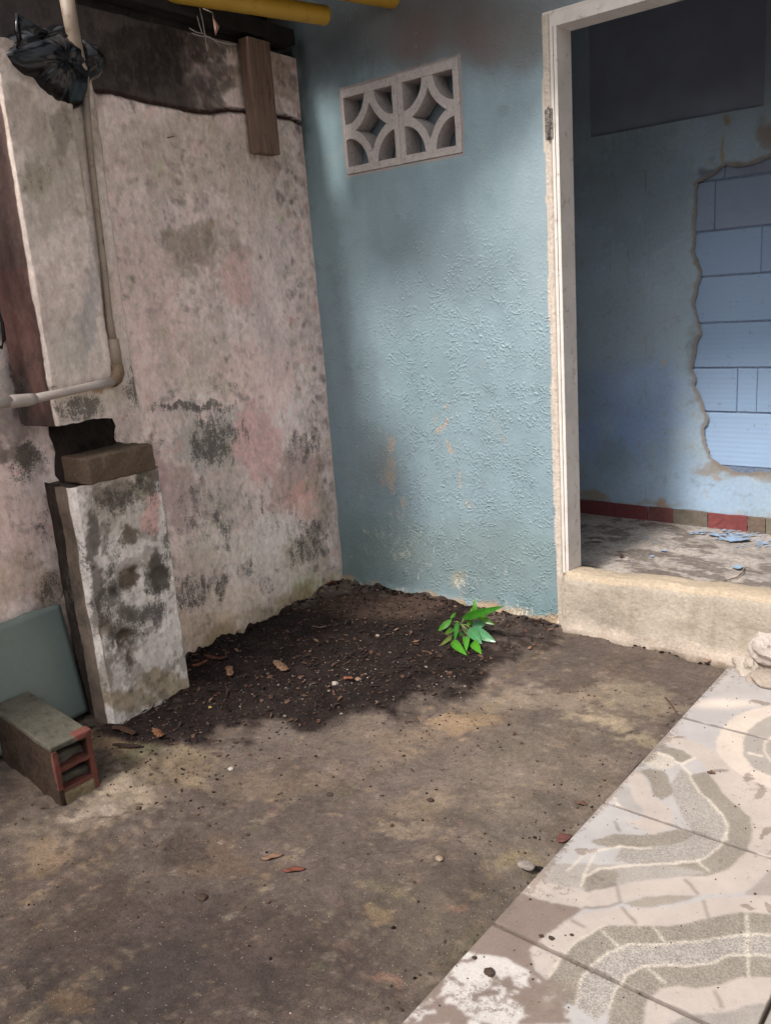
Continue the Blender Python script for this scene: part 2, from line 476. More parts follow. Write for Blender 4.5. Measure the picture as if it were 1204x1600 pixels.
def tube_geo(pts, rad, n=12):
    pts = [np.array(p, float) for p in pts]
    if np.isscalar(rad): rad = [rad] * len(pts)
    V = []; F = []
    up = np.array([0, 0, 1.])
    for i, p in enumerate(pts):
        t = pts[min(i + 1, len(pts) - 1)] - pts[max(i - 1, 0)]; t /= np.linalg.norm(t)
        a = np.cross(t, up)
        if np.linalg.norm(a) < .2: a = np.cross(t, np.array([0, 1., 0]))
        a /= np.linalg.norm(a); b = np.cross(t, a)
        for k in range(n):
            th = 2 * math.pi * k / n
            V.append(p + (a * math.cos(th) + b * math.sin(th)) * rad[i])
    for i in range(len(pts) - 1):
        for k in range(n):
            F.append((i * n + k, i * n + (k + 1) % n, (i + 1) * n + (k + 1) % n, (i + 1) * n + k))
    F.append(tuple(range(n))[::-1]); F.append(tuple(range((len(pts) - 1) * n, len(pts) * n)))
    return V, F
def tube(name, pts, rad, mat, parent=None, n=12):
    V, F = tube_geo(pts, rad, n)
    return mesh(name, V, F, mat, parent, True)
def lump(name, center, r, mat, parent=None, seed=0, sub=3, rough=.25, cols=None, flat=None):
    bm = bmesh.new(); bmesh.ops.create_icosphere(bm, subdivisions=sub, radius=1)
    V = np.array([v.co for v in bm.verts]); Fc = [tuple(v.index for v in f.verts) for f in bm.faces]; bm.free()
    d = 1 + rough * fbm(V[:, 0] * 1.5 + seed * 3.1 + V[:, 2], V[:, 1] * 1.5 - V[:, 2] * 1.2, 1.1, 4, seed)
    V = V * d[:, None] * np.array(r)
    c = None if cols is None else np.ones((len(V), 3)) * cols
    return mesh(name, V + np.array(center), Fc, mat, parent, sub > 2, c)

# ------------------------------------------------------------------ the ground
EDGE = 1.908
SOILPOLY = [(537, 900), (430, 950), (300, 1035), (298, 1078), (230, 1100), (150, 1120), (120, 1150), (150, 1190), (230, 1180), (300, 1168), (345, 1160), (420, 1125), (520, 1112), (610, 1098), (680, 1075), (740, 1062), (800, 1020), (900, 1000), (880, 975), (760, 950), (640, 925)]
def soil_mask(u, v, P):
    px, py = PX(P)
    px = px + fbm(u, v, 6, 5, 1) * 60; py = py + fbm(u, v, 6, 5, 2) * 34
    def el(cx, cy, rx, ry): return sstep(1.45, .55, np.sqrt(((px - cx) / rx) ** 2 + ((py - cy) / ry) ** 2))
    m = np.maximum.reduce([el(500, 1030, 250, 88), el(270, 1125, 130, 44), el(400, 1085, 150, 50), el(780, 985, 100, 28) * .6, el(620, 955, 130, 40), el(700, 1030, 110, 40) * .8, el(330, 1050, 60, 50), el(590, 1085, 110, 22) * .7])
    return sstep(.22, .80, m + .50 * fbm(u, v, 26, 6, 3, .66) * (1 - .6 * m))
def gfn(u, v):
    P = np.stack([u, v, 0 * u], -1)
    m = soil_mask(u, v, P)
    px, py = PX(P)
    z = fbm(u, v, 5, 5, 0) * .010 + fbm(u, v, 30, 4, 1) * .004
    z = z + m * (.012 + fbm(u, v, 18, 4, 2) * .016)
    z = z + .03 * sstep(.14, 0, -v) * (.6 + fbm(u, v, 14, 3, 3)) * .5                       # dirt piled at the foot of the blue wall
    z = z + .035 * sstep(.12, 0, u - .088 * np.abs(v)) * (.5 + fbm(u, v, 16, 3, 1)) * sstep(-1.6, -1.2, v)
    rough = sstep(1.3, .5, np.sqrt(((px - 170) / 190) ** 2 + ((py - 1240) / 110) ** 2))
    z = z + rough * (fbm(u, v, 24, 4, 3) * .016 + .006)
    near = sstep(.25, 0, EDGE - u)
    z = z - near * (.006 + .020 * sstep(-.9, -1.6, v))
    return np.stack([u, v, z], -1)
GB = [(600, 1200, 420, 90, '#6b615a', .7), (330, 1500, 420, 150, '#413936', .85), (150, 1540, 260, 110, '#383230', .7), (100, 1400, 160, 120, '#4a413c', .7), (420, 1250, 200, 80, '#504743', .7),
      (500, 1330, 240, 110, '#574e49', .6), (850, 1250, 160, 160, '#6c645b', .6), (700, 1450, 130, 120, '#544d45', .7),
      (860, 1085, 150, 26, '#85796d', .8), (720, 1128, 90, 22, '#8f7b64', .8), (1000, 1095, 80, 26, '#807668', .8), (930, 1120, 70, 14, '#918673', .8), (985, 1150, 50, 12, '#8f8571', .7),
      (960, 1060, 120, 25, '#5e534b', .6), (640, 1160, 90, 18, '#7d6d5c', .5), (760, 1105, 60, 14, '#87796a', .6),
      (620, 1290, 60, 16, '#85796a', .7), (660, 1255, 50, 20, '#7f7260', .5), (590, 1437, 32, 14, '#80705a', .7), (610, 1390, 45, 10, '#6d6553', .6), (800, 1345, 45, 14, '#7b7058', .6), (700, 1415, 22, 10, '#705a50', .8), (605, 1530, 28, 14, '#7d6558', .8), (120, 1555, 40, 25, '#62513f', .6),
      (340, 1340, 60, 40, '#625243', .5), (430, 1230, 120, 30, '#6e6254', .5),
      (250, 1205, 110, 22, '#746856', .7), (300, 1190, 60, 14, '#7d715d', .7), (190, 1240, 80, 36, '#8f8475', .85), (140, 1275, 60, 22, '#988c80', .85), (200, 1165, 60, 20, '#8d7b64', .8), (60, 1310, 90, 40, '#6f655b', .7), (70, 1345, 60, 18, '#7d6c58', .6), (170, 1150, 50, 24, '#8b7860', .8), (215, 1180, 40, 14, '#6a6a50', .6), (30, 1230, 40, 60, '#665a50', .6),
      (290, 1320, 40, 30, '#37302d', .6), (230, 1270, 50, 16, '#3d3533', .6), (840, 1400, 60, 40, '#4c4a3c', .6), (760, 1490, 60, 50, '#484639', .6), (690, 1580, 50, 40, '#45443a', .6), (880, 1290, 30, 30, '#4d423a', .6)]
def gpaint(u, v, P):
    c = blobs_paint(lin('#59504b'), GB, u, v, P, 17, 8., 0, .6)
    c = c * np.array([1, .965, .945])
    m = soil_mask(u, v, P)[..., None]
    px, py = PX(P)
    so = lin('#221a18') * (1 + .5 * fbm(u, v, 22, 5, 1)[..., None])
    # the strip of browner soil right in the corner
    k = (sstep(1.2, .4, np.sqrt(((px - 600) / 110) ** 2 + ((py - 945) / 26) ** 2)) * .8)[..., None]
    so = so * (1 - k) + lin('#57463d') * k
    c = c * (1 - m) + so * m
    g2 = sstep(.06, .22, fbm(u, v, 9, 7, 3, .66))[..., None] * .22
    c = c * (1 - g2) + c * np.array([.62, .6, .6]) * g2
    gr = sstep(-.02, .26, fbm(u, v, 6, 7, 2, .68))[..., None] * .28
    c = c * (1 - gr) + c * np.array([1.25, 1.22, 1.18]) * gr
    return c
ground = grid('dirt_ground', np.arange(-.15, EDGE + .001, .0078), np.arange(-3.1, .07, .0078), gfn, M['ground'], paint=gpaint)
tagob(ground, kind='structure')
def ring(u, v): return np.stack([u, v, np.full_like(u, -.05)], -1)
yard = grid('yard_ground', np.linspace(-40, 40, 41), np.linspace(-60, 20, 41), ring, M['ground'], paint=lambda u, v, P: np.ones(u.shape + (3,)) * lin('#6a5f55'))
tagob(yard, kind='structure')

# ------------------------------------------------------------------ patterned tiles
def z1(*p): return [(950 + x / 4.74, 1040 + y / 4.74) for x, y in p]
def z2(*p): return [(804 + x / 3.01, 1240 + y / 3.01) for x, y in p]
def z3(*p): return [(624 + x / 2.076, 1400 + y / 2.076) for x, y in p]
WHT, GRY, LGT, LIL, CRM, PBR = '#aba19a', '#857e75', '#96908a', '#9b9693', '#bfb3a9', '#7b6d66'
POLY = [
    # (colour, granular, polygon)
    (WHT, .06, z1((395, 578), (450, 512), (600, 560), (750, 620), (860, 700), (1210, 760), (1240, 1422)) + z2((1215, 352), (1190, 372), (1120, 450), (1050, 480), (870, 490), (750, 485), (620, 490), (500, 520), (440, 545), (300, 545), (130, 510), (0, 478), (70, 403), (100, 418), (240, 450), (340, 465), (500, 440), (620, 415), (750, 405), (900, 400), (1000, 370), (1080, 290), (1110, 230), (1110, 180)) + z1((1065, 1250), (1040, 1130), (960, 1060), (850, 960), (760, 840), (700, 740), (560, 640))),
    (GRY, .5, z1((600, 830), (720, 800), (760, 840), (850, 960), (960, 1060), (1040, 1130), (1065, 1250), (1050, 1390)) + z2((1110, 230), (1080, 290), (1000, 370), (900, 400), (750, 400), (680, 340), (850, 330), (900, 310), (970, 250), (990, 190)) + z1((880, 1200), (850, 1130), (790, 1060), (700, 980), (650, 920))),
    (GRY, .4, z1((380, 600), (560, 645), (620, 700), (540, 735), (450, 690), (370, 650))),
    (LGT, .3, z2((100, 420), (70, 404), (140, 340), (560, 345), (750, 350), (900, 385), (750, 403), (620, 413), (500, 438), (340, 463), (240, 448))),
    (LGT, .7, z1((540, 780), (600, 830), (650, 920), (700, 980), (790, 1060), (850, 1130), (880, 1200), (870, 1300)) + z2((990, 190), (970, 250), (900, 310), (850, 330), (700, 338), (560, 343), (470, 330), (500, 262), (640, 264), (760, 255), (850, 215)) + z1((560, 1150), (480, 1000), (470, 880))),
    (GRY, .6, z2((355, 235), (470, 200), (600, 205), (690, 195), (780, 172), (850, 212), (760, 252), (640, 264), (500, 262), (400, 260))),
    (GRY, .4, z2((330, 405), (400, 370), (470, 365), (490, 400), (470, 440), (340, 462), (300, 450))),
    (GRY, .5, z1((215, 800), (300, 770), (420, 795), (460, 880), (480, 950), (400, 1010), (330, 970), (310, 880), (270, 830))),
    ('#b5ada2', .4, z1((250, 720), (340, 655), (430, 670), (510, 730), (470, 770), (400, 778), (300, 755))),
    (WHT, .08, z1((95, 880), (195, 785), (250, 820), (305, 900), (325, 980), (400, 1030), (460, 1080), (485, 1150), (450, 1225), (360, 1262), (300, 1255), (180, 1185), (130, 1168), (250, 1145), (265, 1090), (180, 1000), (160, 905))),
    (LIL, .05, z1((30, 955), (100, 885), (160, 925), (190, 1010), (255, 1090), (200, 1115), (100, 1070), (50, 1025))),
    # arch at the upper right, its cream brightened for the glare there
    (CRM, .03, [(1215, 1103), (1171.5, 1111), (1144, 1124), (1127, 1141), (1118, 1160), (1119, 1175), (1129, 1192), (1145, 1206), (1180, 1225), (1215, 1240)]),
    (LGT, .06, [(1215, 1117), (1182, 1131), (1167, 1145.5), (1159, 1164.5), (1161, 1183.5), (1174, 1200), (1199, 1213), (1215, 1220)]),
    (CRM, .03, [(1215, 1145), (1192.6, 1160), (1190.5, 1175), (1204, 1196), (1215, 1206)]),
    (LGT, .06, [(1215, 1152), (1196, 1163), (1194, 1175), (1206, 1192), (1215, 1200)]),
    # below: brownish field, lens and the second set of bands
    (PBR, .25, z3((270, 90), (395, -6)) + z2((10, 478), (130, 512), (300, 547), (330, 556)) + z3((590, 52), (540, 90), (480, 130), (420, 180), (440, 250), (480, 280), (560, 420), (-20, 430), (170, 205))),
    ('#8d857c', .25, z2((505, 526), (620, 495), (750, 487), (870, 492), (760, 525), (640, 545), (560, 541))),
    ('#938a84', .2, z2((1075, 482), (1120, 452), (1190, 376), (1215, 352), (1225, 490), (1150, 492))),
    (WHT, .08, [(826, 1487), (855, 1463), (884, 1443), (913, 1429), (961, 1423), (1000, 1423), (1048, 1421), (1106, 1408), (1215, 1402), (1215, 1433), (1156, 1429), (1116, 1436), (1080, 1444), (1043, 1452), (990, 1450), (947, 1450), (932, 1455), (912, 1469), (894, 1480), (874, 1503), (858, 1532), (841, 1520), (831, 1507)]),
    (GRY, .8, [(1215, 1433), (1156, 1429), (1116, 1436), (1080, 1444), (1043, 1452), (990, 1450), (947, 1450), (932, 1455), (912, 1469), (894, 1480), (874, 1503), (858, 1532), (850, 1560), (899, 1575), (906, 1535), (923, 1513), (951.5, 1491.5), (980.5, 1479.5), (1024, 1479.5), (1081.6, 1474.6), (1166, 1462.6), (1215, 1465)]),
    (LGT, .9, [(1215, 1465), (1166, 1462.6), (1081.6, 1474.6), (1024, 1479.5), (980.5, 1479.5), (951.5, 1491.5), (923, 1513), (906, 1535), (899, 1575), (930, 1600), (951.5, 1578), (961, 1549), (980.5, 1525), (1009, 1513), (1038, 1513), (1077, 1513), (1106, 1511), (1139.5, 1496), (1166, 1496), (1215, 1499)]),
    (GRY, .7, [(1215, 1499), (1166, 1496), (1139.5, 1496), (1106, 1511), (1077, 1513), (1038, 1513), (1009, 1513), (980.5, 1525), (961, 1549), (951.5, 1578), (945, 1620), (1004.5, 1620), (1004.5, 1593), (1009, 1568.6), (1033.5, 1547), (1057.5, 1544.5), (1086.4, 1549), (1125, 1542), (1154, 1532.5), (1183, 1530), (1215, 1532)]),
    (WHT, .1, [(1215, 1532), (1183, 1530), (1154, 1532.5), (1125, 1542), (1086.4, 1549), (1057.5, 1544.5), (1033.5, 1547), (1009, 1568.6), (1004.5, 1600), (1020, 1640), (1043, 1600), (1072, 1590), (1134.6, 1585.5), (1163.5, 1576), (1215, 1568)]),
    ('#8f8983', .3, [(1215, 1568), (1163.5, 1576), (1134.6, 1585.5), (1072, 1590), (1043, 1603), (1020, 1640), (1240, 1680)]),
]
def polyline_mask(px, py, pts, wd):
    m = np.zeros(px.shape)
    for (x0, y0), (x1, y1) in zip(pts[:-1], pts[1:]):
        dx, dy = x1 - x0, y1 - y0
        t = np.clip(((px - x0) * dx + (py - y0) * dy) / (dx * dx + dy * dy), 0, 1)
        d = np.hypot(px - x0 - t * dx, py - y0 - t * dy)
        m = np.maximum(m, sstep(wd, wd * .4, d))
    return m
PALE = [z1((300, 655), (370, 655), (450, 690), (530, 740), (600, 820), (650, 920), (700, 980), (790, 1060), (850, 1130), (880, 1200), (870, 1300)) + z2((990, 190), (970, 250), (900, 310), (850, 330), (700, 340), (560, 345), (400, 365), (330, 400), (310, 440)),
        z1((540, 745), (640, 690)), z1((40, 950), (60, 1030), (110, 1080), (160, 1100)), z1((1030, 662), (1140, 680)), z1((250, 720), (340, 655), (430, 670), (510, 730)),
        z2((650, 640), (700, 700)), z3((655, 120), (710, 170)), z3((800, 240), (860, 290)), z3((1125, 65), (1130, 270)), z2((860, 325), (910, 375)),
        [(899, 1575), (906, 1535), (923, 1513), (951.5, 1491.5), (980.5, 1479.5), (1024, 1479.5), (1081.6, 1474.6), (1166, 1462.6), (1215, 1465)],
        [(951.5, 1578), (961, 1549), (980.5, 1525), (1009, 1513), (1038, 1513), (1077, 1513), (1106, 1511), (1139.5, 1496), (1166, 1496), (1215, 1499)],
        [(858, 1532), (874, 1503), (894, 1480), (912, 1469), (932, 1455), (947, 1450)],
        z2((250, 375), (330, 290), (480, 262), (640, 264)), z2((310, 450), (330, 380), (370, 300))]
DARK = [z2((475, 445), (490, 515)), z2((800, 418), (860, 480)), z2((505, 550), (565, 620)), z2((885, 515), (910, 590)), z3((1020, 315), (1045, 370)), z1((45, 1170), (85, 1240)),
        z2((330, 465), (400, 460), (470, 440)), z2((330, 547), (440, 545), (500, 522)), z1((780, 790), (880, 790)), z2((265, 605), (325, 637))]
DIRT = [(1190, 1100, 24, 6, 1.5), (1178, 1235, 22, 10, .8), (1165, 1215, 14, 16, 1.1), (1182, 1245, 12, 20, 1.2), (1060, 1157, 12, 4, 1.3), (1195, 1305, 14, 8, 1.5), (1190, 1260, 40, 40, .45), (1180, 1340, 40, 30, .4),
        (770, 1560, 130, 60, .8), (860, 1560, 60, 40, 1.2), (700, 1500, 50, 50, .4), (700, 1590, 40, 20, .3), (760, 1440, 60, 30, .3), (1168, 1420, 14, 7, 1.4), (1200, 1420, 10, 8, 1.4), (1125, 1347, 10, 5, 1), (1000, 1240, 120, 60, .3), (960, 1330, 110, 50, .42), (915, 1330, 30, 10, 1.), (1000, 1300, 60, 16, .55), (1170, 1050, 50, 14, .9), (1040, 1160, 20, 10, .4), (920, 1380, 30, 12, .8)]
def tpaint(u, v, P):
    P0 = P.copy(); P0[..., 2] = 0
    px, py = PX(P0)
    wx = fbm(u, v, 45, 3, 0) * 2.2; wy = fbm(u, v, 45, 3, 1) * 2.2
    qx, qy = px + wx, py + wy
    c = np.ones(u.shape + (3,)) * lin('#a5a1a0')
    for h, g, poly in POLY:
        m = inpoly(qx, qy, poly); c[m] = lin(h)
    for pl in PALE:
        k = (polyline_mask(qx, qy, pl, 2.2) * .9)[..., None]; c = c * (1 - k) + lin('#c4baae') * k
    for pl in DARK:
        k = (polyline_mask(qx, qy, pl, 2.6) * .8)[..., None]; c = c * (1 - k) + lin('#6f665e') * k
    # soft paler cream patch beside the first joint
    k = (sstep(1.2, .2, np.sqrt(((px - 1130) / 70) ** 2 + ((py - 1102) / 10) ** 2)) * .5)[..., None]; c = c * (1 - k) + lin('#e0cfbf') * k
    # dried white splashes over the brown corner
    s = (inpoly(px, py, [(625, 1600), (730, 1490), (790, 1500), (860, 1540), (900, 1620)]) & (fbm(u, v, 13, 5, 2) + .35 * fbm(u, v, 70, 3, 1) > .08))
    c[s] = lin('#b9b4b0')
    for _ in range(2):
        if c.shape[0] > 60:
            q = np.pad(c, ((1, 1), (1, 1), (0, 0)), 'edge')
            c = (q[1:-1, 1:-1] * 2 + q[:-2, 1:-1] + q[2:, 1:-1] + q[1:-1, :-2] + q[1:-1, 2:]) / 6
    # dirt darkens the joints and rims
    jd = np.minimum(np.min([np.abs(v - y) for y in ye], axis=0), np.min([np.abs(u - x) for x in xe[1:]], axis=0)) + fbm(u, v, 30, 3, 2) * .003
    k = (sstep(.0075, .004, jd) * .75)[..., None]; c = c * (1 - k) + lin('#5b5049') * k
    return c
def tgrain(u, v, P):
    P0 = P.copy(); P0[..., 2] = 0
    px, py = PX(P0); g = np.full(u.shape, .05)
    for h, a, poly in POLY: g[inpoly(px, py, poly)] = a
    return g
def tdirt(u, v, P):
    P0 = P.copy(); P0[..., 2] = 0
    m = blob_mask(DIRT, u, v, P0, 8, 14)
    e = sstep(.035, .0, u - EDGE) * .5 + .42 + .6 * fbm(u, v, 5, 4, 3)
    return np.clip(np.maximum(m, e), 0, 1.5)
bed = box('tiled_floor', EDGE + .004, 5.6, -5.2, -.03, -.12, -.010, M['concrete'], cols=lin('#2e2823'))
tagob(bed, kind='structure')
ye = [-.028, -.495, -1.055, -1.615, -2.175, -2.735, -3.295, -3.855, -4.415, -4.975]
xe = [EDGE, 2.468, 3.028, 3.588, 4.148, 4.708, 5.268]
J = .0042
for i in range(len(xe) - 1):
    for j in range(len(ye) - 1):
        x0, x1, y0, y1 = xe[i] + (J if i else 0), xe[i + 1] - J, ye[j + 1] + J, ye[j] - J
        st = .0030 if (i == 0 and j < 4) else .03
        zt = .006 + random.uniform(-.0008, .0008)
        nx = max(2, int((x1 - x0) / st)); ny = max(2, int((y1 - y0) / st))
        U = np.concatenate([[x0, x0, x0 + .0015], np.linspace(x0 + .004, x1 - .004, nx), [x1 - .0015, x1, x1]])
        Vv = np.concatenate([[y0, y0, y0 + .0015], np.linspace(y0 + .004, y1 - .004, ny), [y1 - .0015, y1, y1]])
        nU, nV = len(U), len(Vv)
        def tfn(u, v, nU=nU, nV=nV, zt=zt):
            a = np.zeros(nU); a[[0, -1]] = .03; a[[1, -2]] = .0015; a[[2, -3]] = .0004
            b = np.zeros(nV); b[[0, -1]] = .03; b[[1, -2]] = .0015; b[[2, -3]] = .0004
            return np.stack([u, v, zt - np.maximum(a[:, None], b[None, :])], -1)
        grid('tile', U, Vv, tfn, M['tile'], parent=bed, paint=tpaint, attrs={'grain': tgrain, 'dirt': tdirt})

# ------------------------------------------------------------------ the blue wall with the doorway
DX0, DX1, DZ = 1.205, 2.16, 2.292            # outside of the door frame
VX0, VX1, VZ0, VZ1 = .245, .842, 1.895, 2.232  # vent opening
bw = empty('blue_wall', (0, 0, 0), 'lumpy blue painted house wall holding the concrete vent and the open doorway', 'wall')
xs = np.unique(np.round(np.concatenate([np.arange(-.02, 2.3, .0068), [VX0, VX1, DX0, DX1], np.linspace(2.3, 6, 30)]), 4))
zs = np.unique(np.round(np.concatenate([np.arange(-.05, 2.62, .0068), [VZ0, VZ1, DZ], np.linspace(2.62, 2.95, 5)]), 4))
def bfn(x, z):
    y = fbm(x, z, 2.2, 3, 0) * .006 + fbm(x, z, 18, 3, 1) * .0016 * sstep(1.6, 1.0, z)
    y = y - .012 * sstep(.05, 0, z) * (fbm(x, z, 20, 3, 2) + .6)
    hole = sstep(.03, 0, np.maximum(np.abs(x - (VX0 + VX1) / 2) - .3, np.abs(z - 2.063) - .17))
    y = y * (1 - hole)
    return np.stack([x, y, z], -1)
def bkeep(x, z):
    return ~((x > VX0) & (x < VX1) & (z > VZ0) & (z < VZ1)) & ~((x > DX0) & (x < DX1) & (z < DZ))
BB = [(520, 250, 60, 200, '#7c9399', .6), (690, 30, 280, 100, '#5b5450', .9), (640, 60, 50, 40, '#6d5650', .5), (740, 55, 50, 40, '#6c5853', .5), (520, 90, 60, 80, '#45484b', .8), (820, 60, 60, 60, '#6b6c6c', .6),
      (468, 200, 16, 170, '#3f484c', .75), (700, 420, 110, 90, '#69787f', .6), (850, 350, 60, 200, '#9aaab1', .5), (700, 880, 260, 80, '#74837f', .55), (560, 860, 60, 70, '#6d8480', .5),  # corner band and patch below vent hold painted shade, pale door side painted light
      (620, 850, 60, 40, '#8c9d96', .35), (840, 960, 60, 30, '#5d7b7b', .5), (600, 720, 30, 50, '#8a8a80', .35), (720, 915, 14, 14, '#a09a8a', .7), (625, 290, 5, 14, '#8fa3a6', .5), (650, 590, 60, 100, '#7d969c', .4)]
def bpaint(x, z, P):
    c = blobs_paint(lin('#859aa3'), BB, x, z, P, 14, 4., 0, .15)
    k = sstep(.055, .02, z + fbm(x, z, 16, 4, 1) * .05 + .015 - .018 * sstep(.3, .9, x))[..., None]
    c = c * (1 - k) + lin('#a08d75') * k
    # limewash smeared round the vent
    d = np.maximum(np.abs(x - (VX0 + VX1) / 2) - .3, np.abs(z - 2.063) - .17) + fbm(x, z, 40, 4, 3) * .006
    k = sstep(.010, .004, d)[..., None]; c = c * (1 - k) + lin('#a0938e') * k
    k = (sstep(.010, .006, DX0 - x + fbm(x * 0, z, 12, 4, 2) * .012) * (x > .9) * (z < DZ))[..., None]; c = c * (1 - k) + lin('#c9bdb2') * k
    return c
PE = [(600, 705, 14, 36, 1.1), (585, 670, 8, 22, .8), (606, 745, 20, 40, 1.1), (560, 690, 12, 22, .8), (632, 790, 12, 36, .9), (625, 735, 10, 40, .7), (690, 640, 9, 16, 1.1), (692, 668, 8, 20, 1.1), (706, 700, 8, 22, 1.1), (716, 650, 12, 22, .7), (722, 755, 8, 30, 1.1), (730, 790, 10, 20, .9), (672, 655, 8, 10, .8), (668, 745, 8, 20, .6), (780, 662, 10, 16, .8), (793, 682, 6, 12, .8), (745, 770, 8, 20, .6), (625, 850, 60, 44, .72), (570, 840, 24, 24, .75), (655, 880, 24, 34, .7), (785, 870, 30, 34, .66), (745, 905, 20, 30, .6), (725, 917, 10, 14, 1.), (620, 800, 20, 16, .9), (640, 850, 190, 90, .56), (680, 720, 160, 140, .42), (600, 930, 80, 12, .9), (800, 955, 50, 20, .8), (700, 940, 60, 10, .7), (560, 760, 30, 60, .5)]
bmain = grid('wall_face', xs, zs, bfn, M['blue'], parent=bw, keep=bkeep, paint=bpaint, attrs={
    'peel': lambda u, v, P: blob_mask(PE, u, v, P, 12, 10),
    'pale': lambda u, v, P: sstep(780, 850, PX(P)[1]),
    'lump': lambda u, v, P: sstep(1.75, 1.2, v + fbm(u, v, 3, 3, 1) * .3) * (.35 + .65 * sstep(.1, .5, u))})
TH = .12
def wall_back(name, rects, mat, parent):
    V = []; F = []
    for (x0, x1, z0, z1_, y0, y1) in rects:
        b = len(V)
        V += [(x0, y0, z0), (x1, y0, z0), (x1, y1, z0), (x0, y1, z0), (x0, y0, z1_), (x1, y0, z1_), (x1, y1, z1_), (x0, y1, z1_)]
        F += [tuple(b + i for i in f) for f in BF]
    return mesh(name, V, F, mat, parent)
wall_back('wall_core', [(-.9, VX0 - .004, -.05, 2.95, .02, TH), (VX1 + .004, DX0, -.05, 2.95, .02, TH), (VX0 - .004, VX1 + .004, -.05, VZ0 - .004, .021, TH - .001), (VX0 - .004, VX1 + .004, VZ1 + .004, 2.95, .021, TH - .001),
                        (DX0, DX1, DZ, 2.95, .022, TH - .002), (DX1, 6, -.05, 2.95, .02, TH)], M['wall_plain'], bw)

# two concrete vent blocks: border plus four quarter-circle ribs each
def vent(x0, x1, z0, z1_, seed, tilt):
    cx, cz = (x0 + x1) / 2, (z0 + z1_) / 2
    a, b = (x1 - x0) / 2, (z1_ - z0) / 2
    bm = bmesh.new()
    D = .095
    def prism(pts, yf=-.004, yb=D):
        f = [bm.verts.new((p[0], yf, p[1])) for p in pts]; k = [bm.verts.new((p[0], yb, p[1])) for p in pts]
        n = len(pts)
        bm.faces.new(f); bm.faces.new(k[::-1])
        for i in range(n): bm.faces.new((f[i], k[i], k[(i + 1) % n], f[(i + 1) % n]))
    t = .026
    prism([(x0, z0), (x1, z0), (x1, z0 + t * 1.1), (x0, z0 + t * 1.1)]); prism([(x0, z1_ - t * 1.25), (x1, z1_ - t * 1.25), (x1, z1_), (x0, z1_)])
    prism([(x0, z0 + t * 1.1), (x0 + t * (.35 if seed == 0 else 1.), z0 + t * 1.1), (x0 + t * (.35 if seed == 0 else 1.), z1_ - t * 1.25), (x0, z1_ - t * 1.25)], -.0038)
    prism([(x1 - t, z0 + t * 1.1), (x1, z0 + t * 1.1), (x1, z1_ - t * 1.25), (x1 - t, z1_ - t * 1.25)], -.0038)
    n = 14
    for sx in (-1, 1):
        for sz in (-1, 1):
            kx, kz = cx + sx * a, cz + sz * b
            for i in range(n):
                q = []
                for th, k in ((i, 0), (i + 1, 0), (i + 1, 1), (i, 1)):
                    an = math.pi / 2 * th / n
                    fl = .012 * (abs(th / n - .5) * 2) ** 3
                    rr = (1.0 - .012 / a + fl / a * (1 if k else -1) * 1.0) if k == 0 else (1.0 + .020 / a)
                    rx = (a - .004) * (rr - .02); rz = (b - .004) * (rr - .02)
                    x = kx - sx * rx * math.cos(an); z = kz - sz * rz * math.sin(an)
                    x = min(max(x, x0 + .004), x1 - .004); z = min(max(z, z0 + .004), z1_ - .004)
                    q.append((x, z))
                f = q if sx * sz > 0 else q[::-1]
                f = f[::-1]
                prism(f, -.0015 + .0002 * sx + .0001 * sz, D - .004)
    bmesh.ops.remove_doubles(bm, verts=bm.verts, dist=.00005)
    bmesh.ops.recalc_face_normals(bm, faces=bm.faces)
    for v in bm.verts:
        v.co.x += float(fbm(v.co.x, v.co.z, 30, 2, seed)) * .0016; v.co.z += float(fbm(v.co.x, v.co.z, 30, 2, seed + 1)) * .0016
        v.co.z += (v.co.x - .54) * tilt
    me = bpy.data.meshes.new('vent_block'); bm.to_mesh(me); bm.free(); me.materials.append(M['vent'])
    o = bpy.data.objects.new('vent_block', me); COL.objects.link(o); o.parent = bw
    return o
vent(VX0 + .001, .5425, VZ0 + .002, VZ1 - .002, 0, 0); vent(.5445, VX1 - .001, VZ0 + .002, VZ1 - .002, 1, 0)
box('vent_lining', VX0 - .003, VX1 + .003, .1, .112, VZ0 - .003, VZ1 + .003, M['ventback'], bw)

# door frame: plaster strip, wooden jambs and head, hinge
fr = mesh('door_frame', *((lambda: (lambda V, F: (V, F))(
    [p for r in [(1.2305, 1.2415, -.004, .105, .243, 2.245), (2.109, 2.135, -.004, .105, .243, 2.245), (1.2305, 2.135, -.003, .106, 2.2452, 2.288), (1.218, 1.2275, .004, .1, .25, 2.28), (1.2435, 1.2560, -.002, .104, .2445, 2.2448)] for p in
     [(r[0], r[2], r[4]), (r[1], r[2], r[4]), (r[1], r[3], r[4]), (r[0], r[3], r[4]), (r[0], r[2], r[5]), (r[1], r[2], r[5]), (r[1], r[3], r[5]), (r[0], r[3], r[5])]],
    [tuple(8 * i + k for k in f) for i in range(5) for f in BF]))()), M['frame'], bw)
box('frame_gap', 1.2416, 1.2434, .004, .1, .25, 2.24, M['darkgap'], bw)
def strip_fn(u, v):
    x = 1.2285 - u * .026 + fbm(v, u * 0 + 2, 3.5, 3, 1) * .003 * (u > .5)
    y = np.where(u < .02, .01, -.003) + 0 * v
    return np.stack([x, y + fbm(u, v, 18, 3, 2) * .002, v], -1)
grid('frame_plaster', [0, .05, .5, .9, 1.], np.arange(-.01, 2.292, .02), lambda u, v: strip_fn(u, v)[..., :], M['sill'], parent=bw, paint=lambda u, v, P: np.ones(u.shape + (3,)) * lin('#c9bdb0') * (1 + .15 * fbm(u, v, 9, 4, 1))[..., None] * np.where(v < .22, .82, 1.)[..., None])
box('frame_plaster', 1.2035, 2.1365, -.004, .02, 2.2882, 2.296, M['frame'], bw)
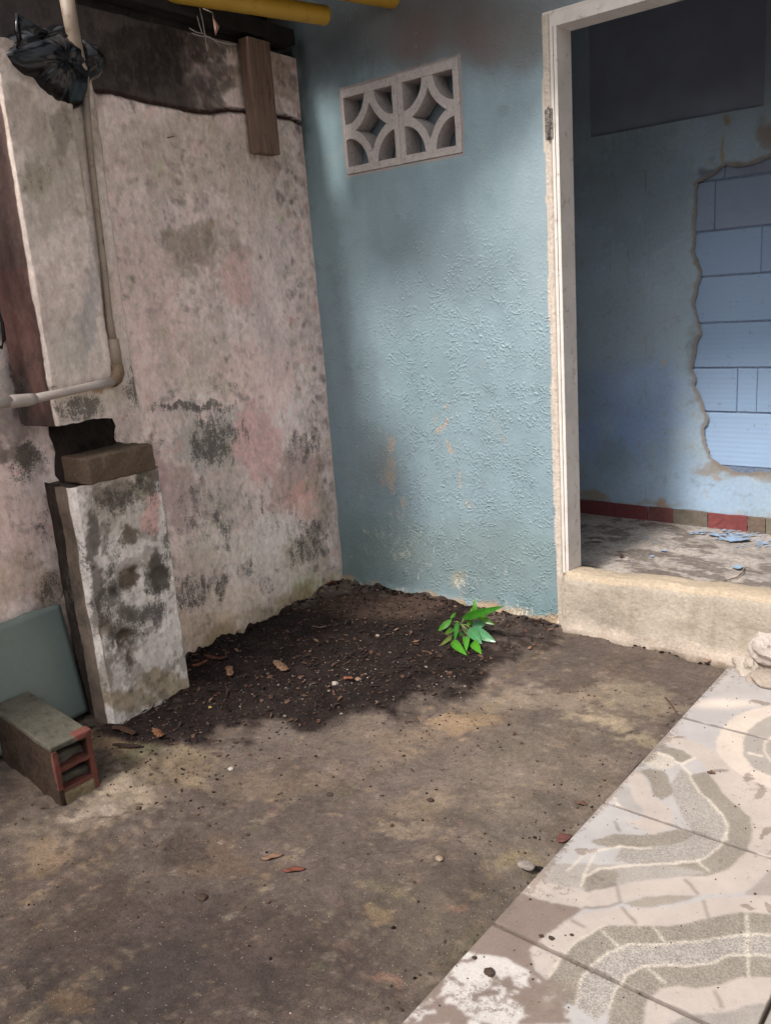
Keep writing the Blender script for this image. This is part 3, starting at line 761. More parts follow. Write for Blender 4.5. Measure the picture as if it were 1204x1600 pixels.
h = box('hinge', 1.205, 1.236, -.0085, -.0045, 1.885, 1.985, M['metal'], fr, .0015)
tube('hinge_pin', [(1.222, -.011, 1.88), (1.222, -.011, 1.99)], .005, M['metal'], fr, 10)
for zz in (1.90, 1.935, 1.97):
    lump('hinge_screw', (1.229, -.0095, zz), (.0028, .0016, .0028), M['metal'], fr, 1, 1, 0)

# rough cream door step
def sfn(u, v):
    prof = np.array([(-.050, -.05), (-.048, .02), (-.040, .09), (-.036, .17), (-.032, .215), (-.020, .245), (.0, .252), (.05, .25), (.10, .243), (.118, .225), (.122, .17), (.125, .1)])
    t = v * (len(prof) - 1)
    y = np.interp(t, np.arange(len(prof)), prof[:, 0]); z = np.interp(t, np.arange(len(prof)), prof[:, 1])
    k = sstep(1.3, 2.0, u)
    z = np.where(z > .1, z + .022 * k + fbm(u, v * 0 + 1, 9, 3, 1) * .006, z)
    z = z + fbm(u, t, 14, 3, 2) * .004; y = y + fbm(u, z * 1.5, 7, 4, 3) * .012 - .012 * sstep(.12, 0, z) * (fbm(u, z, 12, 3, 1) + .4)
    y = np.where(u < 1.24, np.minimum(y + .03, .1), y)
    return np.stack([u, y, z], -1)
def spaint(u, v, P):
    c = np.ones(u.shape + (3,)) * lin('#a89e91')
    n = fbm(u, P[..., 2], 5, 5, 0)[..., None]
    c = c * (1 + .22 * n)
    k = sstep(.0, .5, fbm(u * 6, P[..., 2] * .7, 6, 4, 1))[..., None] * .35
    c = c * (1 - k) + lin('#8d8270') * k
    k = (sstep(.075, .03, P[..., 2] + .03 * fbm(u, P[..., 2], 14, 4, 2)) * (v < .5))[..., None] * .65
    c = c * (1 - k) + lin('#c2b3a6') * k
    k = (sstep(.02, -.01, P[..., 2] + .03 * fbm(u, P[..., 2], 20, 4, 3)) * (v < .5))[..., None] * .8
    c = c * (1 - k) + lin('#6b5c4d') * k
    k = (v > .42)[..., None] * .5  # top face paler, its light painted into the colour
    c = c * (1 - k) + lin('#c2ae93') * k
    return c
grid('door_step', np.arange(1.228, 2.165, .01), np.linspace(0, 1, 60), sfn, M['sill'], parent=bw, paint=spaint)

# ------------------------------------------------------------------ the room behind
YB, ZF = 1.0, .2
def ffn(u, v): return np.stack([u, v, ZF + fbm(u, v, 3, 3, 0) * .004 + fbm(u, v, 25, 3, 1) * .0015], -1)
def fpaint(u, v, P):
    c = np.ones(u.shape + (3,)) * lin('#a0978f')
    n = fbm(u, v * 2, 7, 6, 1, .6)[..., None]; c = c * (1 + .6 * n)
    k = sstep(.05, .2, fbm(u, v * 1.6, 8, 6, 2, .62))[..., None] * .7; c = c * (1 - k) + lin('#aaa099') * k
    k = sstep(.1, .2, fbm(u, v * 1.6, 7, 6, 3, .62))[..., None] * .7; c = c * (1 - k) + lin('#5a4f48') * k
    return c
fl = grid('room_floor', np.concatenate([np.linspace(.3, .85, 8), np.arange(.86, 2.3, .007), np.linspace(2.3, 4, 20)]), np.arange(.1, YB + .03, .007), ffn, M['innerfloor'], paint=fpaint); tagob(fl, kind='structure')
iw = empty('room_back_wall', (1.4, YB, ZF), 'patchy blue inner wall beyond the doorway with hollow bricks laid bare', 'wall')
XS = lambda x, y: B(x, y, YB)
PATCH = [(1088, 288), (1118, 276), (1135, 262), (1165, 255), (1215, 238), (1290, 225), (1290, 745), (1160, 738), (1125, 728), (1106, 712), (1099, 680), (1102, 648), (1088, 610), (1080, 575), (1082, 548), (1094, 520), (1084, 492), (1082, 470), (1094, 440), (1090, 405), (1083, 380), (1086, 330)]
PANEL = [(918, -60), (1182, -95), (1182, 165), (918, 213)]
def ifn(x, z): return np.stack([x, YB + fbm(x, z, 3, 3, 1) * .004, z], -1)
def ikeep(x, z):
    P = np.stack([x, np.full_like(x, YB), z], -1); px, py = PX(P)
    qx = px + fbm(x, z, 14, 4, 1) * 9; qy = py + fbm(x, z, 14, 4, 2) * 9
    return ~inpoly(qx, qy, PATCH) & ~((x > .885) & (x < 1.655) & (z > 2.02) & (z < 2.5))
IB = [(1000, 300, 120, 130, '#75848f', .5), (930, 640, 60, 60, '#8ea2ad', .6), (990, 640, 110, 90, '#8ea6cc', .8), (960, 690, 60, 60, '#85a0ce', .7), (1020, 600, 70, 50, '#9ab2d4', .7), (960, 740, 60, 60, '#8ba0b8', .6), (970, 720, 40, 40, '#7f97a0', .6), (950, 665, 25, 30, '#9db2c4', .5), (1050, 760, 120, 60, '#9fb9d6', .6), (1150, 770, 80, 40, '#a5bdd6', .7),
      (1037, 567, 4, 9, '#b8b0a4', .9, 3), (930, 778, 26, 10, '#9a8c74', .8), (1035, 782, 10, 7, '#a08b6c', .9), (1000, 785, 80, 5, '#9a8c78', .5), (1133, 190, 10, 12, '#a08a60', .8), (1131, 240, 5, 28, '#a08a60', .8), (1195, 205, 20, 26, '#8c7f72', .8), (1118, 742, 8, 8, '#a09080', .8),
      (1085, 560, 14, 60, '#6f7f84', .5), (1120, 728, 40, 10, '#8f8578', .85), (1180, 742, 60, 10, '#8f8578', .8), (1098, 330, 10, 60, '#5a5358', .7), (1140, 270, 60, 10, '#524c54', .7), (1090, 400, 8, 30, '#7d7168', .8)]
def ipaint(x, z, P):
    c = blobs_paint(lin('#9db0be'), IB, x, z, P, 9, 6., 1, .45)
    c = c * (1 + .10 * fbm(x, z, 8, 5, 2))[..., None]
    # raw cement edge round the stripped patch
    px, py = PX(P)
    qx = px + fbm(x, z, 14, 4, 1) * 9; qy = py + fbm(x, z, 14, 4, 2) * 9
    k = polyline_mask(qx, qy, PATCH + PATCH[:1], 8)[..., None] * .8
    return c * (1 - k) + lin('#857a70') * k
grid('wall_plaster', np.unique(np.round(np.concatenate([np.linspace(.3, .8, 10), np.arange(.8, 1.35, .008), np.arange(1.35, 2.15, .0045), np.linspace(2.15, 4, 20), [.885, 1.655]]), 4)), np.unique(np.round(np.concatenate([np.arange(ZF - .02, 2.1, .0055), np.linspace(2.1, 2.8, 12), [2.02, 2.5]]), 4)), ifn, M['inner'], parent=iw, keep=ikeep, paint=ipaint)
def mat_room_brick():
    m, nt, b = base_mat('painted_hollow_brick', .8, .2)
    v = pos(nt); c = vcol(nt)
    c = mix(nt, mapr(nt, noise(nt, 12, 5, .6, v), .3, .7, 0, .35), c, (.30, .40, .55))
    c = mix(nt, mapr(nt, noise(nt, 34, 6, .7, v), .62, .68, 0, .6), c, (.2, .17, .16))
    nt.links.new(c, b.inputs['Base Color'])
    wv = N(nt, 'ShaderNodeTexWave', bands_direction='Z'); wv.inputs['Scale'].default_value = 14; wv.inputs['Distortion'].default_value = .3
    nt.links.new(v, wv.inputs['Vector'])
    h = math_(nt, 'ADD', math_(nt, 'MULTIPLY', wv.outputs['Fac'], .5), math_(nt, 'MULTIPLY', noise(nt, 70, 5, .6, v), .4))
    bump(nt, b, h, .18, .004)
    return m
M['roombrick'] = mat_room_brick()
box('mortar_bed', 1.3, 4.0, YB + .0185, YB + .1, .45, 1.95, M['concrete'], iw, cols=lin('#75839a'))
rows = [(1.76, 1.95), (1.552, 1.752), (1.358, 1.544), (1.155, 1.350), (.953, 1.147), (.752, .945), (.50, .744)]
RC = ['#81899b', '#8592a8', '#8aa1bf', '#8da6c6', '#90aacb', '#94afd0', '#98b3d4']
off = [[1.50, 2.1], [1.46, 2.0], [1.66, 2.06], [1.95, 2.4], [1.92, 2.3], [1.575, 1.66, 2.06], [1.93, 2.4]]
for k, (za, zb) in enumerate(rows):
    xs_ = [1.36] + off[k] + [2.75]
    for i in range(len(xs_) - 1):
        cc = lin(RC[k]) * random.uniform(.93, 1.06)
        dy = random.uniform(-.001, .003)
        box('brick', xs_[i] + .0015, xs_[i + 1] - .0015, YB + .012 + dy, YB + .06, za + .0015, zb + .001, M['roombrick'], iw, .004, cols=cc)
box('upper_panel', .86, 1.68, YB + .014, YB + .06, 1.99, 2.53, simple('panel_grey', '#8d94a4', .8, .12, 5), iw)  # flat grey panel filling the hole high in the wall
# red painted skirting, in broken lengths
sk = [(B(905, 790, YB)[0] - .3, B(1012, 800, YB)[0], '#6f3c3f'), (B(1012, 800, YB)[0], B(1052, 806, YB)[0], '#6c4644'), (B(1052, 806, YB)[0], B(1106, 810, YB)[0], '#6d655b'), (B(1106, 810, YB)[0], B(1168, 816, YB)[0], '#7c4342'), (B(1168, 816, YB)[0], B(1196, 822, YB)[0], '#6f6055'), (B(1196, 822, YB)[0], 4.0, '#777063')]
for x0, x1, h in sk:
    box('skirting', x0 + .001, x1 - .001, YB - .012 + random.uniform(0, .003), YB + .004, ZF - .01, ZF + .075 + random.uniform(-.003, .003), M['skirting'], iw, .003, cols=lin(h), sub=3, jit=.004)
box('wall_core', .2, 6, YB + .101, YB + .2, 0, 2.86, M['wall_plain'], iw)
# side walls, ceiling
rs = empty('room_side_wall', (.3, .5, ZF), 'shaded blue side wall inside the dark room left of the doorway', 'wall')
box('wall_body', .2, .3, TH + .002, YB + .1, 0, 2.8, M['wall_plain'], rs)
ce = box('room_ceiling', .2, 6, TH + .001, YB + .12, 2.8, 2.86, M['ceiling']); tagob(ce, kind='structure')
# flaked blue paint and litter on the room floor
def flake(name, c, r, mat, parent=None, seed=0, z=.003, n=11, tilt=.15, elong=1.):
    rg = np.random.default_rng(seed)
    a0 = rg.random() * 6.28
    pts = []
    for i in range(n):
        a = 2 * math.pi * i / n; rr = r * (.65 + .5 * rg.random())
        x, y = rr * math.cos(a) * elong, rr * math.sin(a)
        pts.append((x * math.cos(a0) - y * math.sin(a0), x * math.sin(a0) + y * math.cos(a0)))
    V = [(c[0], c[1], c[2] + z * 1.6)]; F = []
    tx, ty = (rg.random(2) - .5) * 2 * tilt
    for x, y in pts: V.append((c[0] + x, c[1] + y, c[2] + z + abs(x * tx + y * ty) + rg.random() * r * .08))
    for i in range(n): F.append((0, 1 + i, 1 + (i + 1) % n))
    V2 = [(a, b, cc - .0015) for a, b, cc in V]; m_ = len(V)
    F2 = [tuple(m_ + i for i in f[::-1]) for f in F]
    F3 = [(1 + i, m_ + 1 + i, m_ + 1 + (i + 1) % n, 1 + (i + 1) % n) for i in range(n)]
    return mesh(name, V + V2, F + F2 + F3, mat, parent)
o = flake('paint_flake', G(1150, 846, ZF) + [0, 0, .003], .034, M['bluechip'], None, 3, .004, 14, .2, 1.9); tagob(o, 'big pale blue paint flake lying by the red skirting in the room', 'paint flake')
o = flake('paint_flake', G(1115, 838, ZF) + [0, 0, .003], .016, M['bluechip'], None, 4, .004, 12, .2, 2.); tagob(o, 'thin scatter of blue paint left of the biggest flake in the room', 'paint flake')
o = flake('paint_flake', G(1152, 888, ZF) + [0, 0, .004], .021, M['bluechip'], None, 5, .004, 10, .1, 1.5); tagob(o, 'small blue paint flake alone in the middle of the room floor', 'paint flake')
o = flake('paint_flake', G(931, 847, ZF) + [0, 0, .004], .02, M['chip'], None, 6, .004, 9, .1, 1.7); tagob(o, 'pale flake on the room floor just inside the left jamb', 'paint flake')
o = flake('dry_leaf', G(970, 872, ZF) + [0, 0, .004], .013, M['bark'], None, 8, .006, 7, .6, 1.5); tagob(o, 'dark curled leaf bit on the room floor near the step', 'leaf')
tw = tube('twig', [G(1130, 910, ZF) + [0, 0, .006], G(1150, 906, ZF) + [0, 0, .01], G(1160, 898, ZF) + [0, 0, .012], G(1163, 890, ZF) + [0, 0, .006]], .002, M['bark'], None, 6); tagob(tw, 'thin curved twig on the room floor below the small blue flake', 'twig')

# ------------------------------------------------------------------ the pink stained wall
pw = empty('pink_wall', tuple(WP(1.5, 0, 0)), 'mould stained pink plaster wall with a long crack near its top', 'wall')
CR = [W(*p) for p in [(152, 142), (175, 143), (200, 150), (240, 160), (270, 165), (300, 173), (330, 176), (360, 171), (383, 174), (400, 177), (430, 181), (450, 184), (470, 192)]]
def crack_d(s, z):
    m = np.full(s.shape, 9.)
    for (a, b), (c, d) in zip(CR[:-1], CR[1:]):
        dx, dy = c - a, d - b; t = np.clip(((s - a) * dx + (z - b) * dy) / (dx * dx + dy * dy), 0, 1)
        m = np.minimum(m, np.hypot(s - a - t * dx, z - b - t * dy))
    return m
def pfn(s, z):
    o = fbm(s, z, 2, 4, 1) * .008 + fbm(s, z, 14, 4, 2) * .0025
    cz = np.interp(s, [p[0] for p in CR][::-1], [p[1] for p in CR][::-1])
    o = o - .02 * sstep(0, .02, z - cz) * (s < 1.12) * sstep(.2, .6, s) * 1.0
    d = crack_d(s, z) + fbm(s, z, 50, 3, 1) * .003
    o = o - .02 * sstep(.008, .003, d)
    o = o - .006 * sstep(.12, .05, z + fbm(s, z, 9, 3, 2) * .04)
    o = o - .05 * sstep(1.42, 1.53, s)
    return WD * s[..., None] + WN * o[..., None] + np.stack([0 * s, 0 * s, z], -1)
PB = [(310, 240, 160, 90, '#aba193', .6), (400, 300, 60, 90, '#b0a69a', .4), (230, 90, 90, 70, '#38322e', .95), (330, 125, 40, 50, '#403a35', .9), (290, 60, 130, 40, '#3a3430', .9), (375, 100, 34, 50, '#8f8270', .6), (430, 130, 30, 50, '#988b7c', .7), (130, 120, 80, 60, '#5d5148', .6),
      (300, 395, 62, 44, '#7b7264', .7), (345, 375, 60, 30, '#8a8073', .5), (378, 440, 34, 60, '#c49c97', .6), (380, 395, 20, 20, '#80706a', .4), (440, 480, 60, 150, '#cdbdb8', .6), (400, 590, 90, 70, '#d3b9b4', .7), (250, 540, 70, 90, '#cfbbb5', .7), (230, 450, 50, 100, '#c9b4ad', .5), (300, 560, 60, 60, '#b8aca0', .5), (340, 610, 60, 20, '#b7ab9d', .6),
      (335, 690, 66, 60, '#a5a19b', .85), (405, 690, 40, 80, '#c9a3a1', .8), (280, 770, 50, 60, '#907a7b', .6), (240, 740, 30, 60, '#9a7f80', .6), (350, 790, 50, 60, '#9d978f', .5), (470, 740, 50, 44, '#9a8580', .7), (475, 780, 34, 44, '#c09488', .7), (430, 770, 24, 50, '#a9837a', .5), (420, 850, 50, 60, '#cfc9c2', .8), (350, 870, 60, 50, '#ccc5bb', .7), (480, 860, 40, 50, '#95907c', .6), (500, 800, 24, 60, '#8e8275', .5), (490, 910, 40, 22, '#a5ad86', .7), (300, 900, 60, 50, '#b3a79b', .5), (380, 950, 90, 40, '#c2b6a2', .5), (320, 990, 70, 40, '#b39f83', .6), (480, 935, 60, 20, '#96876a', .6), (440, 890, 60, 30, '#b7b0a2', .5),
      (30, 820, 60, 80, '#cbb6af', .7), (30, 900, 50, 60, '#a99683', .5), (20, 700, 60, 24, '#544c44', .8), (20, 660, 40, 30, '#3c3633', .6), (20, 600, 30, 50, '#a8a39c', .7), (5, 500, 12, 60, '#4a4340', .8), (5, 350, 30, 140, '#54403c', .8), (85, 920, 26, 50, '#8f8069', .6), (90, 1020, 60, 80, '#8a7c6c', .6)]
def ppaint(s, z, P):
    c = blobs_paint(lin('#cdbfba'), PB, s, z, P, 13, 7., 0)
    st = fbm(s * 6 + .8 * fbm(s, z, 6, 3, 0), z * .8, 5, 4, 1)[..., None]          # runs down the wall
    c = c * (1.2 + .12 * st) * np.array([1.12, 1.07, 1.06])
    low = (sstep(1.25, .95, z + .2 * fbm(s, z, 4, 3, 1)) * .10)[..., None]; c = c * (1 + low)  # lower half lightened, the light falling there put into the colour
    k = sstep(.09, .0, z + fbm(s, z, 10, 4, 2) * .09)[..., None] * .75
    c = c * (1 - k) + lin('#9c8763') * k
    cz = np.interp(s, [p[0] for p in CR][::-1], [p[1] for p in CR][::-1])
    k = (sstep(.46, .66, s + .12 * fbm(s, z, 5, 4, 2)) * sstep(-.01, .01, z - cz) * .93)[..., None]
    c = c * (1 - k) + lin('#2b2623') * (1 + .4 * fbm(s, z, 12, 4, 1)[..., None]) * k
    d = crack_d(s, z) + fbm(s, z, 50, 3, 1) * .003
    k = sstep(.016, .006, d)[..., None]; c = c * (1 - k) + lin('#3a2824') * k
    cl = sstep(.02, .006, s + fbm(z, z, 8, 3, 1) * .01)[..., None] * sstep(1.1, .8, z)[..., None] * .8
    c = c * (1 - cl) + lin('#d5c7ba') * cl
    return c
PM = [(340, 690, 60, 70, .9), (300, 640, 90, 14, 1.), (330, 700, 30, 50, 1.), (470, 690, 50, 34, .75), (300, 930, 70, 46, .75), (350, 920, 20, 40, .9), (480, 850, 50, 60, .75), (310, 800, 70, 90, .6), (310, 390, 70, 60, .35), (380, 390, 60, 70, .3), (350, 600, 60, 30, .5), (500, 720, 34, 60, .5), (350, 840, 30, 50, .6), (470, 960, 100, 40, .55), (430, 800, 90, 60, .45), (260, 850, 30, 120, .5), (380, 900, 120, 50, .5), (350, 500, 150, 100, .22), (380, 330, 120, 80, .2), (450, 760, 70, 60, .4), (340, 1000, 80, 30, .5), (240, 700, 30, 90, .5), (400, 1060, 80, 30, .5),
      (40, 720, 60, 40, .9), (60, 830, 40, 90, .5), (30, 800, 40, 60, .45), (30, 610, 30, 70, .9), (80, 930, 30, 60, .8)]
AT = {'mold': lambda u, v, P: blob_mask(PM, u, v, P, 12, 9)}
ss = np.unique(np.round(np.concatenate([np.arange(-.03, 2.15, .0072), np.linspace(2.15, 5.5, 24)]), 4))
grid('wall_plaster', ss, np.arange(-.05, 2.41, .0072), pfn, M['plaster'], parent=pw, paint=ppaint, attrs=AT)
wbox('wall_core', -.05, 1.40, -.16, -.035, -.05, 2.40, M['wall_plain'], pw)
wbox('wall_core', 1.401, 5.5, -.24, -.13, -.05, 2.40, M['wall_plain'], pw)
wbox('gap_backing', -.05, 5.5, -.30, -.17, 2.3, 2.75, M['darkwood'], pw)  # dark box added behind the beam to close the gap to the sky
# nails, bolt
for (px, py) in [(262, 215)]:
    s, z = W(px, py, .0); n_ = tube('nail', [WP(s, z, -.01), WP(s - .004, z, .03)], .002, M['clay'], None, 6); tagob(n_, 'single rusty nail sticking out of the pink wall below the crack', 'nail')

# ------------------------------------------------------------------ plastered pillar, broken through above its foot
pil = empty('broken_pillar', tuple(WP(1.4, 0, .1)), 'mouldy plastered pillar on the pink wall with a gap broken through it', 'pillar')
def shaft(name, prof, z0, z1_, paint, attrs, pits=None, ragged=(0, 0), st=.006, top=True, bottom=True, rough=.0055):
    prof = np.array(prof, float)
    L = np.concatenate([[0], np.cumsum(np.hypot(*np.diff(prof, axis=0).T))])
    U = np.unique(np.concatenate([np.arange(0, L[-1], st), L]))
    Vv = np.arange(z0, z1_ + st * .5, st)
    def fn(u, v):
        s = np.interp(u, L, prof[:, 0]); o = np.interp(u, L, prof[:, 1])
        # outward normals per segment, blended
        e = 1e-3
        s1, s0_ = np.interp(u + e, L, prof[:, 0]), np.interp(u - e, L, prof[:, 0]); o1, o0_ = np.interp(u + e, L, prof[:, 1]), np.interp(u - e, L, prof[:, 1])
        ts, to = s1 - s0_, o1 - o0_; n = np.hypot(ts, to) + 1e-9; ns, no = -(-to) / n, (-ts) / n
        d = fbm(u * 1.1 + 3, v, 5, 4, 1) * rough * 1.4 + fbm(u, v, 30, 3, 2) * rough * .5
        P0 = WD * s[..., None] + WN * o[..., None] + np.stack([0 * s, 0 * s, v], -1)
        if pits is not None:
            px, py = PX(P0)
            px = px + fbm(u, v, 25, 3, 1) * 7; py = py + fbm(u, v, 25, 3, 2) * 7
            for cx, cy, r, dep in pits: d = d - dep * sstep(1.2, .4, np.hypot(px - cx, py - cy) / r) * (o > .1)
        zz = v + np.where(v > z1_ - st, fbm(u, v * 0, 8, 4, 3) * ragged[1], 0) + np.where(v < z0 + st * .5, fbm(u, v * 0, 8, 4, 2) * ragged[0], 0)
        return WD * (s + ns * d)[..., None] + WN * (o + no * d)[..., None] + np.stack([0 * s, 0 * s, zz], -1)
    o_ = grid(name, U, Vv, fn, M['plaster'], parent=pil, paint=paint, attrs=attrs)
    # caps
    for flag, zc, dz in ((top, z1_, -.002), (bottom, z0, .002)):
        if flag:
            P = [WP(s, zc + dz, o) for s, o in prof]
            mesh('core_face', P, [tuple(range(len(P)))], M['concrete'], o_, cols=np.ones((len(P), 3)) * lin('#4b423b'))
    return o_
LB = [(200, 800, 60, 60, '#b3aca3', .7), (235, 800, 17, 50, '#c59c97', .8), (222, 765, 22, 22, '#959681', .7), (160, 800, 30, 40, '#a59b90', .6), (202, 905, 20, 25, '#4a3a29', .95), (197, 1000, 22, 27, '#4a3b28', .95), (205, 835, 24, 16, '#54473a', .85), (198, 955, 14, 14, '#655539', .7), (206, 1025, 15, 18, '#6b5636', .9), (247, 895, 17, 40, '#3a322c', .9), (178, 925, 12, 12, '#4c433b', .8), (168, 980, 14, 20, '#6b5b42', .7), (230, 960, 34, 20, '#8a8785', .6), (240, 1010, 50, 50, '#cdc5c0', .7), (180, 1040, 20, 40, '#b7ada7', .5), (270, 1070, 60, 26, '#938466', .8), (200, 1095, 60, 20, '#8b7b60', .8), (180, 770, 50, 20, '#6f6459', .7), (240, 742, 40, 12, '#4c433a', .8), (145, 840, 12, 60, '#3f3730', .8), (150, 930, 12, 60, '#4b423a', .7), (165, 1060, 10, 40, '#5e5241', .6)]
def lpaint(u, v, P):
    c = blobs_paint(lin('#cfc8c3'), LB, u, v, P, 6, 16., 2, .85)
    dk = sstep(.14, .24, fbm(u, v, 16, 6, 1, .65))[..., None] * .5; c = c * (1 - dk) + lin('#6b6055') * dk
    c = c * 1.24
    # near side: dirty outer strip, inner recess painted dark as shade
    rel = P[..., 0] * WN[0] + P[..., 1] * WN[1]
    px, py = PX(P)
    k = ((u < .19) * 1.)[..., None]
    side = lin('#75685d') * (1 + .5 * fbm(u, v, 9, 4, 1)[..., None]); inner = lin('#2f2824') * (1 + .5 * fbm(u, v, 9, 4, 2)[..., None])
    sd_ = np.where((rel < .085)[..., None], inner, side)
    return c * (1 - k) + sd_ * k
LM = [(200, 850, 70, 160, .26), (165, 860, 14, 90, .6), (190, 785, 60, 36, .85), (170, 930, 40, 80, .8), (250, 900, 30, 50, 1.), (200, 980, 60, 50, .85), (190, 1030, 40, 40, .6), (240, 960, 40, 26, .9), (180, 860, 30, 40, .7), (230, 760, 40, 20, .9), (220, 1080, 100, 30, .5), (220, 900, 60, 180, .3), (262, 830, 12, 80, .9), (200, 955, 44, 30, 1.), (175, 930, 24, 40, 1.), (120, 900, 25, 200, .7)]
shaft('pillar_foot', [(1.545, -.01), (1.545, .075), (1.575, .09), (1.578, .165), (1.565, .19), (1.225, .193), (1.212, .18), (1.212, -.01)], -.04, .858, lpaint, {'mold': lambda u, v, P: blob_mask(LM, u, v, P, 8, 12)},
      pits=[(200, 905, 17, .022), (195, 1000, 16, .02), (178, 925, 9, .012), (247, 900, 12, .012), (210, 1022, 10, .01), (160, 985, 10, .012), (262, 900, 8, .008)], ragged=(.0, .012), bottom=False)
UB = [(90, 250, 60, 120, '#8f8879', .6), (40, 180, 50, 60, '#93877a', .6), (70, 60, 100, 100, '#6d6055', .6), (90, 430, 50, 90, '#c8bab3', .7), (70, 330, 40, 60, '#a39c93', .5), (120, 540, 50, 50, '#a9a49c', .7), (55, 280, 34, 30, '#7c7865', .6), (140, 480, 12, 120, '#8f8f92', .5), (190, 420, 20, 120, '#c6b2a8', .6), (200, 570, 22, 50, '#b4aca6', .6), (160, 620, 70, 24, '#b3aa9d', .6), (90, 200, 16, 60, '#5f574d', .5), (150, 200, 20, 80, '#83725f', .5), (165, 605, 30, 8, '#7c6142', .7)]
def upaint(u, v, P):
    c = blobs_paint(lin('#bdb3ac'), UB, u, v, P, 9, 9., 3) * np.array([1.24, 1.2, 1.18])
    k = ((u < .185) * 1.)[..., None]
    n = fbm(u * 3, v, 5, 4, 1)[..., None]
    side = np.where((v > 1.55)[..., None], lin('#5e4c48'), lin('#6a4f4a')) * (1 + .6 * n)  # near side painted dark red-brown as a shadowed face
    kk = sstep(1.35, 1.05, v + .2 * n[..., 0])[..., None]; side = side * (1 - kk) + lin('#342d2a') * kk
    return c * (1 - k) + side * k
UM = [(120, 640, 60, 40, .9), (210, 610, 30, 40, .8), (60, 280, 50, 50, .4), (100, 200, 50, 60, .4), (80, 600, 20, 60, .6), (90, 400, 50, 90, .2), (130, 520, 30, 80, .25), (30, 620, 40, 50, .8), (215, 570, 12, 60, .8), (50, 560, 40, 60, .6)]
um = {'mold': lambda u, v, P: blob_mask(UM, u, v, P, 8, 12)}
# thick left slab of plaster, thinner strip on its right with the pipe in the step between them
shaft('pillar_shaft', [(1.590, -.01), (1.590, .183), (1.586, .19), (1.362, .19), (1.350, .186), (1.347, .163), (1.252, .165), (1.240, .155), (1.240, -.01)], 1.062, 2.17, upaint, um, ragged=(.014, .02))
# dark rubble core seen in the gap
wbox('pillar_core', 1.30, 1.50, 0, .09, .84, 1.08, M['concrete'], pil, .01, cols=lin('#2f2824'), sub=3, jit=.02)

# loose brick lying on the foot
lb = empty('loose_brick', tuple(WP(1.42, .86, .15)), 'single grey brown brick lying across the broken pillar foot', 'brick')
def bt(px, py, o): s, z = W(px, py, o); return s
bfl = W(141, 748, .235); bfr = W(246, 734, .235); tfl = W(141, 703, .235); bbl = W(97, 733, .07); tbl = W(94, 689, .07)
zb0 = .862; zt0 = zb0 + (tfl[1] - bfl[1])
hexa('brick_body', [WP(bbl[0], zb0, .07), WP(bfl[0], zb0 + .003, .235), WP(bfr[0], zb0, .235), WP(bfr[0] + .01, zb0, .05), WP(bbl[0], zt0, .07), WP(bfl[0], zt0, .232), WP(bfr[0], zt0 + .002, .232), WP(bfr[0] + .012, zt0, .05)], M['concrete'], lb, .010, 3, cols=lin('#635447'), jit=.006, sub=4)

# ------------------------------------------------------------------ pipe
pp = empty('drain_pipe', tuple(WP(1.36, 1.2, .2)), 'old plastic water pipe down the pillar that elbows away to the left', 'pipe')
def wpt(px, py, o): s, z = W(px, py, o); return WP(s, z, o)
tube('pipe_run', [wpt(103, -12, .235), wpt(112, 40, .232), wpt(122, 85, .225), wpt(131, 122, .205), wpt(134, 150, .19)], [.022, .021, .019, .017, .014], M['pipe'], pp)
tube('pipe_run', [wpt(134, 150, .19), wpt(141, 230, .176), wpt(152, 330, .175), wpt(163, 420, .176), wpt(171, 500, .181), wpt(177, 535, .187)], [.012, .0105, .0105, .011, .0125, .014], M['pipe'], pp)
tube('coupling', [wpt(176.5, 530, .187), wpt(180, 548, .19), wpt(183, 573, .195)], [.018, .019, .019], M['pipe'], pp)
tube('elbow', [wpt(183, 571, .196), wpt(184.5, 584, .2), wpt(182, 592, .202), wpt(176, 597, .205)], [.021, .0225, .021, .019], M['elbow'], pp, 14)
tube('pipe_run', [wpt(177, 596, .206), wpt(140, 604, .212), wpt(100, 613, .222), wpt(50, 624, .24)], [.0145, .0135, .0135, .0145], M['pipew'], pp)
tube('coupling', [wpt(54, 623, .238), wpt(44, 625, .242), wpt(22, 627, .25), wpt(12, 628, .253)], [.0165, .019, .0195, .017], M['pipew'], pp)
tube('pipe_run', [wpt(16, 627, .253), wpt(-30, 634, .26), wpt(-140, 650, .27)], .0165, M['pipew'], pp)

